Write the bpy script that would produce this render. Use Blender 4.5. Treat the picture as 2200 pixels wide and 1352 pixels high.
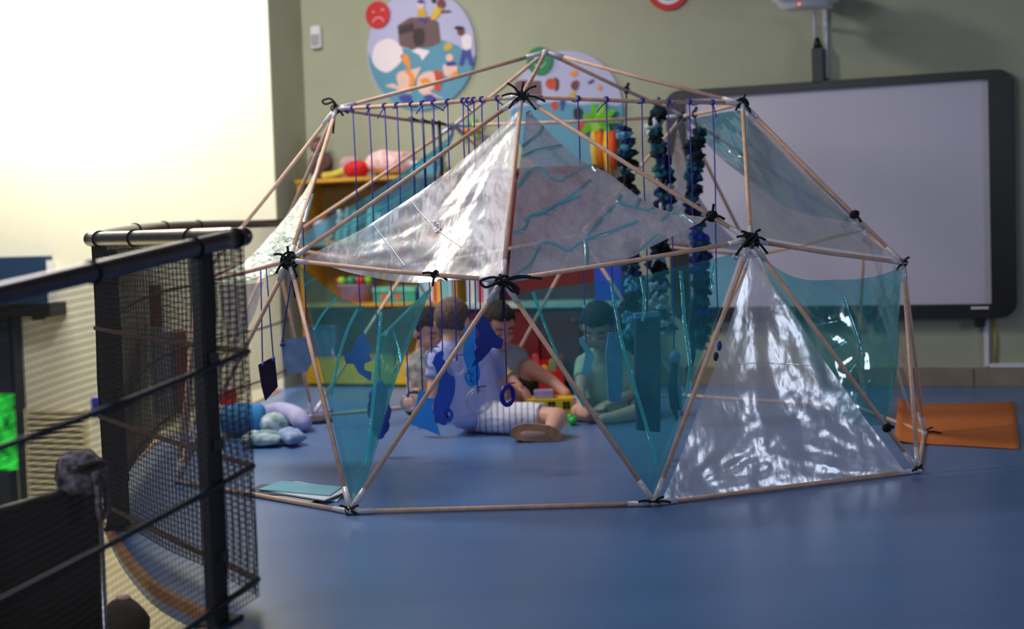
import bpy, bmesh, math, random
from mathutils import Vector, Matrix, noise, Euler
from mathutils.bvhtree import BVHTree
random.seed(7)
for _o in list(bpy.data.objects): bpy.data.objects.remove(_o)
scene = bpy.context.scene
COL = scene.collection
PI = math.pi
R = math.radians

def S(r, g, b):
    f = lambda c: ((c/255+.055)/1.055)**2.4 if c/255 > .04045 else c/255/12.92
    return (f(r), f(g), f(b), 1)

# ------------------------------------------------------------ camera
W, H, F = 2200, 1352, 3304.5
CAM = Vector((-0.0263, -6.3417, 0.8977))
YAW, PITCH, ROLL = -0.02223, -0.05733, -0.0339
fw = Vector((math.sin(YAW)*math.cos(PITCH), math.cos(YAW)*math.cos(PITCH), math.sin(PITCH)))
_r = Vector((math.cos(YAW), -math.sin(YAW), 0)); _u = _r.cross(fw)
rt = _r*math.cos(ROLL) + _u*math.sin(ROLL)
up = -_r*math.sin(ROLL) + _u*math.cos(ROLL)
cd = bpy.data.cameras.new('camera'); cam = bpy.data.objects.new('camera', cd); COL.objects.link(cam)
m = Matrix((rt, up, -fw)).transposed().to_4x4(); m.translation = CAM
cam.matrix_world = m
cd.sensor_fit = 'HORIZONTAL'; cd.sensor_width = 36; cd.lens = F/W*36
cd.clip_start = .05; cd.clip_end = 60
cd.dof.use_dof = True; cd.dof.focus_distance = 5.0; cd.dof.aperture_fstop = 2.0
scene.camera = cam

# ------------------------------------------------------------ world, lights, exposure
wd = bpy.data.worlds.new('world'); scene.world = wd; wd.use_nodes = True
wd.node_tree.nodes['Background'].inputs[0].default_value = (.55, .62, .80, 1)
wd.node_tree.nodes['Background'].inputs[1].default_value = .03
def area(name, loc, target, sx, sy, power, col):
    l = bpy.data.lights.new(name, 'AREA'); l.shape = 'RECTANGLE'; l.size = sx; l.size_y = sy
    l.energy = power; l.color = col
    o = bpy.data.objects.new(name, l); COL.objects.link(o); o.location = loc
    o.rotation_euler = (Vector(target)-Vector(loc)).to_track_quat('-Z', 'Y').to_euler()
    return o
area('stairwell_wall_washer', tuple(Vector((2.13, 1.53, 0))+Vector((.9336, -.3584, 0))*-5.3+Vector((-.3584, -.9336, 0))*.95+Vector((0, 0, 2.8))), (-2.95, 3.25, 1.75), 1.8, .3, 92, (1, .975, .88))
area('ceiling_lamp_left', (-2.0, .25, 3.2), (-2.3, .9, 0), 1.2, .5, 90, (1, .96, .90))
area('ceiling_lamp_front', (-1.25, -1.55, 3.2), (-1.25, -1.54, 0), .4, 2.2, 26, (.96, .94, 1))
area('window_right', (5.4, -2.9, 1.5), (.9, -1.0, .5), 1.0, 1.0, 36, (.70, .80, 1))
area('front_fill_behind_camera', (-4.2, -6.6, 2.3), (-.4, 0, .6), 2.0, 1.2, 92, (.80, .86, 1))  # unseen fill light added to brighten camera-facing surfaces, no actual window
vs = scene.view_settings
vs.view_transform = 'Standard'; vs.look = 'None'; vs.exposure = 0.08; vs.gamma = 1.0
try: vs.use_curve_mapping = False
except Exception: pass
try: scene.cycles.transparent_max_bounces = 20
except Exception: pass

# ------------------------------------------------------------ pixel helpers (a pixel gives a direction only)
def ray(x, y): return fw + rt*((x-W/2)/F) + up*((H/2-y)/F)
def FL(x, y, z=0.0):
    d = ray(x, y); return CAM + d*((z-CAM.z)/d.z)
def PD(x, y, dep): return CAM + ray(x, y)*dep
def PY(x, y, Y):
    d = ray(x, y); return CAM + d*((Y-CAM.y)/d.y)
def PIX(p):
    d = Vector(p)-CAM; z = d.dot(fw); return (W/2+F*d.dot(rt)/z, H/2-F*d.dot(up)/z)
def DEP(p): return (Vector(p)-CAM).dot(fw)
PHI = R(-21)
WT = Vector((math.cos(PHI), math.sin(PHI), 0)); WN = Vector((math.sin(PHI), -math.cos(PHI), 0)); W0 = Vector((2.13, 1.53, 0))
ZV = Vector((0, 0, 1))
def WC(s, d, z): return W0 + WT*s + WN*d + ZV*z          # wall coordinates: along, out, up
def WX(x, y, d=0.0):                                      # pixel -> point on a plane parallel to the back wall
    v = ray(x, y); q = W0+WN*d; k = (q-CAM).dot(WN)/v.dot(WN); return CAM+v*k
def WSZ(x, y, d=0.0):
    p = WX(x, y, d); return ((p-W0).dot(WT), p.z)

# ------------------------------------------------------------ materials
MATS = {}
def mat(name, col, rough=.6, metal=0.0, var=.12, scale=14.0, bump=0.0, bscale=60.0, spec=.5, trans=0.0, col2=None, emit=None, coat=0.0, stretch=None):
    if name in MATS: return MATS[name]
    M = bpy.data.materials.new(name); M.use_nodes = True; nt = M.node_tree; b = nt.nodes['Principled BSDF']
    tc = nt.nodes.new('ShaderNodeTexCoord'); src = tc.outputs['Object']
    if stretch:
        mp = nt.nodes.new('ShaderNodeMapping'); mp.inputs['Scale'].default_value = stretch
        nt.links.new(src, mp.inputs[0]); src = mp.outputs[0]
    nz = nt.nodes.new('ShaderNodeTexNoise'); nz.inputs['Scale'].default_value = scale; nz.inputs['Detail'].default_value = 4
    nt.links.new(src, nz.inputs['Vector'])
    cr = nt.nodes.new('ShaderNodeValToRGB')
    c2 = col2 or tuple(max(0, c*(1-2*var)) for c in col[:3])+(1,)
    cr.color_ramp.elements[0].position = .35; cr.color_ramp.elements[1].position = .65
    cr.color_ramp.elements[0].color = c2; cr.color_ramp.elements[1].color = col
    nt.links.new(nz.outputs['Fac'], cr.inputs[0]); nt.links.new(cr.outputs[0], b.inputs['Base Color'])
    b.inputs['Roughness'].default_value = rough; b.inputs['Metallic'].default_value = metal
    b.inputs['Specular IOR Level'].default_value = spec
    b.inputs['Transmission Weight'].default_value = trans
    b.inputs['Coat Weight'].default_value = coat
    if bump:
        n2 = nt.nodes.new('ShaderNodeTexNoise'); n2.inputs['Scale'].default_value = bscale; n2.inputs['Detail'].default_value = 3
        nt.links.new(src, n2.inputs['Vector'])
        bp = nt.nodes.new('ShaderNodeBump'); bp.inputs['Strength'].default_value = bump; bp.inputs['Distance'].default_value = .01
        nt.links.new(n2.outputs['Fac'], bp.inputs['Height']); nt.links.new(bp.outputs[0], b.inputs['Normal'])
    if emit:
        nt.links.new(cr.outputs[0], b.inputs['Emission Color']); b.inputs['Emission Strength'].default_value = emit
    MATS[name] = M; return M

def film_mat(name, tint, body, k_body, gloss=.5, rough=.12, bump=.35, bscale=18.0, streak=(1, 1, 1)):
    """thin plastic sheet: mostly see-through, a little milky body, crinkled gloss"""
    M = bpy.data.materials.new(name); M.use_nodes = True; nt = M.node_tree
    for n in list(nt.nodes): nt.nodes.remove(n)
    N = nt.nodes.new; L = nt.links.new
    out = N('ShaderNodeOutputMaterial'); tr = N('ShaderNodeBsdfTransparent'); tr.inputs[0].default_value = tint
    df = N('ShaderNodeBsdfDiffuse'); df.inputs[0].default_value = body
    tl = N('ShaderNodeBsdfTranslucent'); tl.inputs[0].default_value = body
    gl = N('ShaderNodeBsdfGlossy'); gl.inputs[0].default_value = (1, 1, 1, 1); gl.inputs[1].default_value = rough
    tc = N('ShaderNodeTexCoord'); mp = N('ShaderNodeMapping'); mp.inputs['Scale'].default_value = streak; L(tc.outputs['Object'], mp.inputs[0])
    nz = N('ShaderNodeTexNoise'); nz.inputs['Scale'].default_value = bscale; nz.inputs['Detail'].default_value = 3.5; nz.inputs['Roughness'].default_value = .55
    nz.inputs['Distortion'].default_value = .15; L(mp.outputs[0], nz.inputs['Vector'])
    vo = N('ShaderNodeTexVoronoi'); vo.inputs['Scale'].default_value = bscale*.45; L(mp.outputs[0], vo.inputs['Vector'])
    ad = N('ShaderNodeMath'); ad.operation = 'MULTIPLY_ADD'; ad.inputs[1].default_value = .3; L(vo.outputs['Distance'], ad.inputs[0]); L(nz.outputs['Fac'], ad.inputs[2])
    bp = N('ShaderNodeBump'); bp.inputs['Strength'].default_value = bump; bp.inputs['Distance'].default_value = .03; L(ad.outputs[0], bp.inputs['Height'])
    for s in (df, gl, tl): L(bp.outputs[0], s.inputs['Normal'])
    mb = N('ShaderNodeMixShader'); mb.inputs[0].default_value = .5; L(df.outputs[0], mb.inputs[1]); L(tl.outputs[0], mb.inputs[2])
    n2 = N('ShaderNodeTexNoise'); n2.inputs['Scale'].default_value = 4; n2.inputs['Detail'].default_value = 4; L(tc.outputs['Object'], n2.inputs['Vector'])
    mr = N('ShaderNodeMapRange'); mr.inputs[1].default_value = .3; mr.inputs[2].default_value = .7
    mr.inputs[3].default_value = k_body*.6; mr.inputs[4].default_value = k_body*1.4; L(n2.outputs['Fac'], mr.inputs[0])
    m1 = N('ShaderNodeMixShader'); L(mr.outputs[0], m1.inputs[0]); L(tr.outputs[0], m1.inputs[1]); L(mb.outputs[0], m1.inputs[2])
    fr = N('ShaderNodeFresnel'); fr.inputs[0].default_value = 1.45; L(bp.outputs[0], fr.inputs[1])
    mu = N('ShaderNodeMath'); mu.operation = 'MULTIPLY'; mu.inputs[1].default_value = gloss; mu.use_clamp = True; L(fr.outputs[0], mu.inputs[0])
    mn = N('ShaderNodeMath'); mn.operation = 'MINIMUM'; mn.inputs[1].default_value = .42; L(mu.outputs[0], mn.inputs[0])
    m2 = N('ShaderNodeMixShader'); L(mn.outputs[0], m2.inputs[0]); L(m1.outputs[0], m2.inputs[1]); L(gl.outputs[0], m2.inputs[2])
    L(m2.outputs[0], out.inputs[0]); MATS[name] = M; return M

# ------------------------------------------------------------ object helpers
def tag(o, label=None, cat=None, group=None, kind=None):
    if label: o['label'] = label
    if cat: o['category'] = cat
    if group: o['group'] = group
    if kind: o['kind'] = kind
    return o
def obj(name, me, material=None, parent=None, smooth=True):
    if isinstance(me, bmesh.types.BMesh):
        b = me; me = bpy.data.meshes.new(name); b.to_mesh(me); b.free()
    if material is not None and not me.materials: me.materials.append(material)
    if smooth:
        for p in me.polygons: p.use_smooth = True
    o = bpy.data.objects.new(name, me); COL.objects.link(o)
    if parent is not None:
        o.parent = parent
        o.matrix_parent_inverse = parent.matrix_world.inverted()
    return o
def empty(name, loc, label, cat, group=None):
    o = bpy.data.objects.new(name, None); COL.objects.link(o); o.location = loc; o.empty_display_size = .05
    o.matrix_world = Matrix.Translation(Vector(loc))
    return tag(o, label, cat, group)
def recenter(o, c):
    """put a top-level mesh's origin at its base"""
    c = Vector(c); o.data.transform(Matrix.Translation(-c)); o.matrix_world = Matrix.Translation(c); return o
def box(b, c, ax, ay, az, bev=0.0):
    """box with half axes as vectors"""
    c = Vector(c); v = []
    for i in (-1, 1):
        for j in (-1, 1):
            for k in (-1, 1): v.append(b.verts.new(c+ax*i+ay*j+az*k))
    fs = [(0, 1, 3, 2), (4, 6, 7, 5), (0, 4, 5, 1), (2, 3, 7, 6), (0, 2, 6, 4), (1, 5, 7, 3)]
    fc = [b.faces.new([v[i] for i in f]) for f in fs]
    bmesh.ops.recalc_face_normals(b, faces=fc)
    if bev:
        es = list({e for f in fc for e in f.edges}); bmesh.ops.bevel(b, geom=es, offset=bev, segments=2, affect='EDGES')
    return b
def wbox(b, s0, s1, d0, d1, z0, z1, bev=0.0):
    return box(b, WC((s0+s1)/2, (d0+d1)/2, (z0+z1)/2), WT*(s1-s0)/2, WN*(d1-d0)/2, ZV*(z1-z0)/2, bev)
def abox(b, x0, x1, y0, y1, z0, z1, bev=0.0):
    return box(b, ((x0+x1)/2, (y0+y1)/2, (z0+z1)/2), Vector(((x1-x0)/2, 0, 0)), Vector((0, (y1-y0)/2, 0)), Vector((0, 0, (z1-z0)/2)), bev)
def NB(): return bmesh.new()
def tube(b, pts, rad, n=8, cap=True, closed=False):
    pts = [Vector(p) for p in pts]; N = len(pts)
    rs = rad if isinstance(rad, (list, tuple)) else [rad]*N
    rings = []; prev = None
    for i, p in enumerate(pts):
        if closed: t = pts[(i+1) % N]-pts[i-1]
        else: t = pts[min(i+1, N-1)]-pts[max(i-1, 0)]
        t = t.normalized() if t.length > 1e-9 else Vector((0, 0, 1))
        if prev is None:
            a = Vector((0, 0, 1)) if abs(t.z) < .9 else Vector((1, 0, 0)); x = t.cross(a).normalized()
        else:
            x = prev-t*prev.dot(t); x = x.normalized() if x.length > 1e-6 else t.orthogonal().normalized()
        prev = x; y = t.cross(x)
        rings.append([b.verts.new(p+(x*math.cos(2*PI*k/n)+y*math.sin(2*PI*k/n))*rs[i]) for k in range(n)])
    for i in range(N if closed else N-1):
        A = rings[i]; B = rings[(i+1) % N]
        for k in range(n): b.faces.new((A[k], A[(k+1) % n], B[(k+1) % n], B[k]))
    if cap and not closed:
        b.faces.new(rings[0][::-1]); b.faces.new(rings[-1])
    return b
def spline(pts, k=6, closed=False):
    pts = [Vector(p) for p in pts]; n = len(pts); out = []
    for i in range(n if closed else n-1):
        if closed: p0, p1, p2, p3 = pts[i-1], pts[i], pts[(i+1) % n], pts[(i+2) % n]
        else: p0, p1, p2, p3 = pts[max(i-1, 0)], pts[i], pts[i+1], pts[min(i+2, n-1)]
        for j in range(k):
            t = j/k; out.append(.5*((2*p1)+(p2-p0)*t+(2*p0-5*p1+4*p2-p3)*t*t+(3*p1-p0-3*p2+p3)*t**3))
    if not closed: out.append(pts[-1])
    return out
def ball(b, c, r, sub=2, sc=(1, 1, 1), rot=None):
    M = Matrix.Translation(Vector(c)) @ (rot.to_4x4() if rot else Matrix()) @ Matrix.Diagonal((r*sc[0], r*sc[1], r*sc[2], 1))
    return bmesh.ops.create_icosphere(b, subdivisions=sub, radius=1, matrix=M)['verts']
def plate(b, pts, off):
    """flat outline (3D points) given thickness along vector off"""
    v0 = [b.verts.new(p) for p in pts]; v1 = [b.verts.new(Vector(p)+off) for p in pts]; n = len(pts)
    f0 = b.faces.new(v0); f1 = b.faces.new(v1[::-1]); side = []
    for i in range(n): side.append(b.faces.new((v0[i], v1[i], v1[(i+1) % n], v0[(i+1) % n])))
    b.normal_update(); bmesh.ops.triangulate(b, faces=[f0, f1])
    bmesh.ops.recalc_face_normals(b, faces=b.faces[:])
    return b
def ngon(cx, cy, rx, ry, n=28, a0=0.0): return [(cx+rx*math.cos(a0+2*PI*i/n), cy+ry*math.sin(a0+2*PI*i/n)) for i in range(n)]
def stroke2(pts, wid):
    """outline of a brush stroke in 2D"""
    P = [Vector((p[0], p[1], 0)) for p in pts]; L = []; Rr = []
    for i, p in enumerate(P):
        t = (P[min(i+1, len(P)-1)]-P[max(i-1, 0)]).normalized(); nn = Vector((-t.y, t.x, 0)); w = wid[i]/2 if isinstance(wid, (list, tuple)) else wid/2
        L.append(p+nn*w); Rr.append(p-nn*w)
    return [(q.x, q.y) for q in L+Rr[::-1]]
def stroke_plate(b, pts, wid, lift3, off):
    """flat brush stroke as a strip of quads with thickness; lift3 maps 2D to 3D"""
    P = [Vector((p[0], p[1], 0)) for p in pts]; prev = None
    for i, p in enumerate(P):
        t = (P[min(i+1, len(P)-1)]-P[max(i-1, 0)]).normalized(); nn = Vector((-t.y, t.x, 0)); w = (wid[i] if isinstance(wid, (list, tuple)) else wid)/2
        l, r = p+nn*w, p-nn*w; a, c = lift3(l.x, l.y), lift3(r.x, r.y)
        cur = [b.verts.new(a), b.verts.new(c), b.verts.new(c+off), b.verts.new(a+off)]
        if prev:
            for k in range(4): b.faces.new((prev[k], prev[(k+1) % 4], cur[(k+1) % 4], cur[k]))
        else: b.faces.new(cur)
        prev = cur
    b.faces.new(prev[::-1]); bmesh.ops.recalc_face_normals(b, faces=b.faces[:]); return b
def dup_tree(src, parent=None):
    c = src.copy(); COL.objects.link(c); c.parent = parent
    for ch in src.children: dup_tree(ch, c)
    return c

# ------------------------------------------------------------ palette
M_floor = mat('blue_vinyl', S(90, 124, 178), .30, var=.05, scale=3, bump=.05, bscale=9, spec=.45, stretch=(.35, 1.6, 1))
M_wall = mat('green_plaster', S(172, 174, 150), .85, var=.025, scale=5, bump=.06, bscale=120)
M_white = mat('cream_plaster', S(236, 232, 208), .85, var=.02, scale=4, bump=.08, bscale=60)
M_base = mat('stone_skirting', S(150, 132, 112), .6, var=.10, scale=9)
M_land = mat('beige_landing', S(196, 184, 146), .7, var=.06, scale=5)
M_wood = mat('dowel_wood', S(232, 188, 160), .5, var=.10, scale=30, stretch=(1, 1, 1))
M_trim = mat('oak_edge', S(176, 118, 74), .5, var=.12, scale=12)
M_black = mat('black_cord', S(14, 14, 17), .8, var=.1)
M_blackp = mat('black_plastic', S(22, 23, 27), .42, var=.06)
M_chrome = mat('polished_steel', S(238, 234, 238), .30, metal=1, var=.04)
M_dsteel = mat('dark_steel_tube', S(98, 90, 100), .28, metal=.85, var=.08)
M_post = mat('charcoal_post', S(34, 36, 44), .5, metal=.2, var=.08)
M_net = mat('grey_net', S(52, 46, 44), .8, var=.1)
M_rope = mat('brown_rope', S(108, 88, 78), .85, var=.2, scale=60)
M_cord = mat('ultramarine_cord', S(66, 68, 186), .75, var=.12, scale=40)
M_sleeve = mat('clear_sleeve', S(214, 208, 214), .18, var=.05, spec=.8)
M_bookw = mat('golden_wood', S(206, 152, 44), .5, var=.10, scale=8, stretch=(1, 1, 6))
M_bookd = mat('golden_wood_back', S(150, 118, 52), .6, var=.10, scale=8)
M_screen = mat('board_surface', S(200, 194, 212), .45, var=.015, scale=2)
M_purple = mat('dark_purple_felt', S(44, 24, 58), .9, var=.15, bump=.2)
M_denim = mat('light_denim', S(132, 160, 204), .9, var=.12, scale=25, bump=.2, bscale=200)
M_denimd = mat('dark_denim', S(46, 62, 96), .9, var=.15, scale=25, bump=.2, bscale=200)
M_bluefoam = mat('bright_blue_foam', S(52, 156, 255), .6, var=.04)
M_royal = mat('royal_blue_foam', S(44, 84, 206), .6, var=.05)
M_red = mat('red_plastic', S(206, 22, 20), .4, var=.06)
M_dred = mat('dark_red_laminate', S(104, 14, 18), .45, var=.08)
M_yellow = mat('yellow_plastic', S(230, 190, 30), .4, var=.05)
M_green = mat('green_plastic', S(52, 200, 82), .35, var=.06)
M_orange = mat('orange_mat', S(216, 118, 50), .8, var=.04, scale=20)
M_lblue = mat('light_blue_plastic', S(150, 200, 226), .4, var=.05)
M_whitep = mat('white_plastic', S(226, 224, 228), .4, var=.03)
M_clearfilm = film_mat('clear_film', (.90, .90, .93, 1), (.80, .80, .92, 1), .44, gloss=3.4, rough=.24, bump=.34, bscale=6, streak=(1.2, 1, .8))
M_clearsmooth = film_mat('clear_film_smooth', (.90, .90, .93, 1), (.80, .79, .86, 1), .36, gloss=2.2, rough=.28, bump=.18, bscale=7, streak=(1.6, 1, .5))
M_milkfilm = film_mat('milky_film', (.88, .87, .91, 1), (.66, .62, .71, 1), .74, gloss=2.2, rough=.22, bump=.6, bscale=16)
M_tealfilm = film_mat('teal_film', (.36, .78, .84, 1), (.12, .70, .80, 1), .20, gloss=2.6, rough=.10, bump=.22, bscale=4)
M_tealtape = film_mat('teal_seam', (.20, .72, .78, 1), (.12, .76, .82, 1), .65, gloss=1.3, rough=.12, bump=.2)
M_tealline = film_mat('teal_marker', (.40, .74, .78, 1), (.24, .60, .68, 1), .75, gloss=.4, rough=.3, bump=.1)
M_ring = film_mat('clear_tube', (.86, .88, .94, 1), (.72, .76, .86, 1), .30, gloss=2.0, rough=.08, bump=.05)

# ============================================================ THE SETTING
RAILD = .275
K_ = PD(522, 508, 3.656); E_ = PD(0, 632, 2.81); L_ = PD(196, 514, 4.74)
E2_ = K_+(E_-K_)*1.22
CT = [L_, PD(240, 501, 5.35), PD(340, 488, 6.63), PD(460, 483, 7.5), PD(560, 481, 8.19), PD(612, 478, 8.75)]
CTs = spline(CT, 6)
edge = [Vector((-.93, -7.6, 0)), Vector((-.93, -3.1, 0))] + spline([FL(470, 1342), FL(430, 1310), FL(340, 1262), FL(290, 1215), FL(250, 1160), FL(222, 1105)], 4)
edge += [Vector((p.x-.07, p.y, 0)) for p in CTs[6::3] if p.y > edge[-1].y+.1]
edge.append(WC(-3.9, .36, 0))
b = NB()
poly = [Vector((p.x, p.y, 0)) for p in edge] + [Vector(WC(-3.9, -.05, 0)), WC(3.4, -.05, 0), Vector((5.4, -7.6, 0))]
plate(b, poly, Vector((0, 0, -.06)))
floor = tag(obj('floor', b, M_floor, smooth=False), kind='structure')
b = NB(); abox(b, -7.5, -.75, -7.6, 4.6, -1.0, -.9)
tag(obj('floor_landing', b, M_land, smooth=False), kind='structure')
b = NB()
ed = [Vector((p.x, p.y, 0)) for p in edge]
for i in range(len(ed)-1):
    d = (ed[i+1]-ed[i]).normalized(); nn = Vector((-d.y, d.x, 0))
    q = [ed[i]-nn*.010, ed[i]+nn*.008, ed[i+1]+nn*.008, ed[i+1]-nn*.010]
    plate(b, [v+ZV*.004 for v in q], Vector((0, 0, -.03)))
tag(obj('trim_1', b, M_trim, smooth=False), kind='structure')
b = NB(); wbox(b, -3.9, 3.6, -.15, 0, -.06, 3.4); tag(obj('wall_back', b, M_wall, smooth=False), kind='structure')
b = NB(); wbox(b, -8.4, -3.815, -.15, .38, -1.2, 3.4); wl = tag(obj('wall_left', b, M_white, smooth=False), kind='structure')
b = NB(); wbox(b, -3.835, -3.811, -.0, .376, 0, 3.4); tag(obj('wall_pier', b, M_wall, smooth=False), kind='structure')
b = NB(); abox(b, -8, 6.2, -9.2, 5.2, 3.36, 3.44); tag(obj('ceiling', b, mat('grey_ceiling', S(128, 126, 124), .9, var=.02), smooth=False), kind='structure')
bb = empty('baseboard_back', WC(0, 0, 0), None, None); tag(bb, kind='structure')
for i in range(13):
    s = -3.0+i*.302
    bt = NB(); wbox(bt, s, s+.298, 0, .014+.0015*(i % 3), .0, .098, .002)
    obj('tile', bt, M_base, bb, smooth=False)
# trunking on the back wall
t1 = empty('cable_trunking', WX(2119, 790), 'thin pale cable duct running down from the board to skirting', 'cable duct')
s, z0 = WSZ(2121, 788); _, z1 = WSZ(2117, 668)
b = NB(); wbox(b, s-.012, s+.012, 0, .018, z0, z1, .002); obj('vertical_duct', b, M_whitep, t1, False)
b = NB(); wbox(b, s+.013, s+.45, 0, .018, z0-.004, z0+.018, .002); obj('horizontal_duct', b, M_whitep, t1, False)
y0 = WSZ(2139, 785)
b = NB(); tube(b, [WC(y0[0], .008, y0[1]), WC(y0[0]+.004, .009, y0[1]+.12), WC(y0[0]-.002, .008, y0[1]+.235)], .006, 6)
tag(obj('yellow_cable', b, mat('yellow_wire', S(190, 160, 40), .5)), 'short yellow cable beside the pale duct under the board', 'cable')
s, za = WSZ(1776, 160); _, zb = WSZ(1772, -30)
b = NB(); wbox(b, s-.012, s+.012, 0, .02, za-.02, zb, .002)
tag(obj('wall_duct', b, M_whitep, smooth=False), 'white vertical duct above the whiteboard beside the black plug', 'cable duct')

# ---- interactive whiteboard
sl, zt = WSZ(1470, 207, .06); sr, zt2 = WSZ(2123, 176, .06); _, zb_ = WSZ(2131, 653, .06)
zt = (zt+zt2)/2
so, _ = WSZ(2180, 400, .06); _, zo = WSZ(2144, 149, .06); _, zu = WSZ(2161, 683, .06); slo = sl-(so-sr)*.85
wbd = empty('interactive_whiteboard', WC((sl+sr)/2, 0, zu), 'large whiteboard with thick black rounded frame on the green wall', 'whiteboard')
def rrect(s0, s1, z0, z1, r, n=6):
    out = []
    for cx, cz, a in ((s1-r, z1-r, 0), (s0+r, z1-r, 90), (s0+r, z0+r, 180), (s1-r, z0+r, 270)):
        for i in range(n+1):
            t = R(a+90*i/n); out.append((cx+r*math.cos(t), cz+r*math.sin(t)))
    return out
def ring_mesh(outer, inner, d0, d1):
    b = NB(); n = len(outer); V = []
    for pl, d in ((outer, d0), (outer, d1), (inner, d1), (inner, d0)): V.append([b.verts.new(WC(q[0], d, q[1])) for q in pl])
    for k in range(4):
        A, B = V[k], V[(k+1) % 4]
        for i in range(n): b.faces.new((A[i], A[(i+1) % n], B[(i+1) % n], B[i]))
    bmesh.ops.recalc_face_normals(b, faces=b.faces[:]); return b
obj('frame', ring_mesh(rrect(slo, so, zu, zo, .075), rrect(sl, sr, zb_, zt, .004), .005, .075), M_blackp, wbd, False)
b = NB(); wbox(b, sl-.004, sr+.004, .02, .055, zb_-.004, zt+.004); obj('screen_surface', b, M_screen, wbd, False)
a = WSZ(2086, 662, .075); c = WSZ(2124, 657, .075)
b = NB(); wbox(b, a[0], c[0], .075, .078, a[1]-.006, a[1]+.006); obj('maker_plate', b, M_whitep, wbd, False)
for px in (2105, 1500):
    a = WSZ(px, 690, .04); b = NB(); wbox(b, a[0]-.025, a[0]+.025, .005, .05, zu-.045, zu+.004, .003); obj('bracket', b, M_blackp, wbd, False)
# ---- projector and its lead
pa = WSZ(1672, 8, .42); pb = WSZ(1796, 8, .42); zpb = WSZ(1740, 17, .42)[1]
pj = empty('wall_projector', WC((pa[0]+pb[0])/2, .4, zpb), 'white projector with red light jutting out above the whiteboard', 'projector')
b = NB(); wbox(b, pa[0], pb[0], .30, .60, zpb, zpb+.16, .03); obj('body', b, M_whitep, pj)
b = NB(); wbox(b, pa[0]+.06, pb[0]-.05, 0, .34, zpb+.08, zpb+.13, .008); obj('wall_arm', b, M_whitep, pj)
q = WX(1717, 9, .605); b = NB(); ball(b, q, .006); obj('indicator_lamp', b, mat('red_led', (1, .08, .03, 1), emit=3.0), pj)
pl = empty('projector_lead', WX(1755, 160, .05), 'black plug on a white lead hanging above the whiteboard', 'cable')
b = NB(); tube(b, [WX(1752, 88, .05), WX(1751, 50, .06), WX(1750, 10, .3), WX(1748, 8, .31)], .010, 8); obj('lead', b, M_whitep, pl)
b = NB(); a = WSZ(1745, 105, .05); c = WSZ(1771, 165, .05)
tube(b, [WC((a[0]+c[0])/2-.006, .05, a[1]+.055), WC((a[0]+c[0])/2, .05, a[1]+.0)], [.012, .026], 8); obj('strain_relief', b, M_blackp, pl)
b = NB(); wbox(b, a[0], c[0], .0, .075, zo-.012, a[1], .004); obj('plug_body', b, M_blackp, pl, False)
# ---- small wall box
a = WSZ(668, 57, .02); c = WSZ(691, 103, .02)
wsb = empty('wall_sensor', WC(a[0], 0, c[1]), 'small white box on the green wall beside the pier', 'wall box')
b = NB(); wbox(b, a[0], c[0], 0, .035, c[1], a[1], .006); obj('case', b, M_whitep, wsb, False)
b = NB(); wbox(b, a[0]+.008, c[0]-.008, .035, .038, c[1]+.015, a[1]-.05); obj('lens_window', b, mat('grey_lens', S(170, 168, 176), .3), wsb, False)

# ---- wall posters (flat prints on board): shapes are laid on the wall plane
def wplate(name, px, d, th, material, parent, smooth2=False):
    pts = px
    if smooth2: pts = [(q.x, q.y) for q in spline([(p[0], p[1], 0) for p in px], 4, True)]
    b = NB(); plate(b, [WX(x, y, d) for x, y in pts], WN*th)
    return obj(name, b, material, parent, False)
def disc_on_wall(name, cx, cy, rad, d, th, material, parent=None, cut=None, n=48):
    s, z = WSZ(cx, cy, d); pts = [WC(s+rad*math.cos(2*PI*i/n), d, z+rad*math.sin(2*PI*i/n)) for i in range(n)]
    b = NB(); plate(b, pts, WN*th); return obj(name, b, material, parent, False)
P_lil = mat('print_lilac', S(186, 184, 220), .7, var=.01); P_teal = mat('print_teal', S(92, 150, 178), .7, var=.02)
P_brown = mat('print_brown', S(112, 84, 88), .7, var=.04); P_dark = mat('print_dark', S(66, 50, 54), .7); P_wh = mat('print_white', S(240, 226, 234), .7, var=.01)
P_or = mat('print_orange', S(240, 150, 60), .7, var=.03); P_skin = mat('print_skin', S(238, 196, 182), .7, var=.02); P_navy = mat('print_navy', S(66, 70, 158), .7)
P_redp = mat('print_red', S(210, 78, 48), .7); P_brs = mat('print_dark_skin', S(130, 66, 66), .7); P_gn = mat('print_green', S(24, 128, 76), .6, var=.02)
P_rd = mat('print_signal_red', S(198, 24, 28), .6, var=.02); P_yel = mat('print_yellow', S(226, 186, 60), .7); P_hair = mat('print_black', S(40, 36, 40), .7)
po = empty('round_poster', WX(905, 235, .0), 'round lilac and blue illustrated poster with brown house and white cloud', 'poster')
disc_on_wall('board', 905, 108, .345, .0, .012, P_lil, po)
def clipdisc(cx, cy, rad, below):   # part of the disc below a ragged line
    s0, z0 = WSZ(cx, cy, .012); out = []
    for i in range(49):
        a = PI+R(below[0])+(PI-R(below[0]+below[1]))*i/48
        out.append((s0+rad*math.cos(a), z0+rad*math.sin(a)))
    return out
def splate(name, sz, d, th, material, parent):
    b = NB(); plate(b, [WC(s, d, z) for s, z in sz], WN*th); return obj(name, b, material, parent, False)
arc = clipdisc(905, 108, .343, (-2, 8))
top = [WSZ(*p, .012) for p in ((1013, 128), (985, 98), (950, 86), (928, 100), (905, 98), (880, 106), (865, 103), (850, 130), (815, 150), (802, 136))]
splate('printed_ground', arc+top, .012, .0012, P_teal, po)
def pr(name, px, mt, lay=1, sm=True): return wplate(name, px, .012+.0013*lay, .0012, mt, po, sm)
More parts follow.
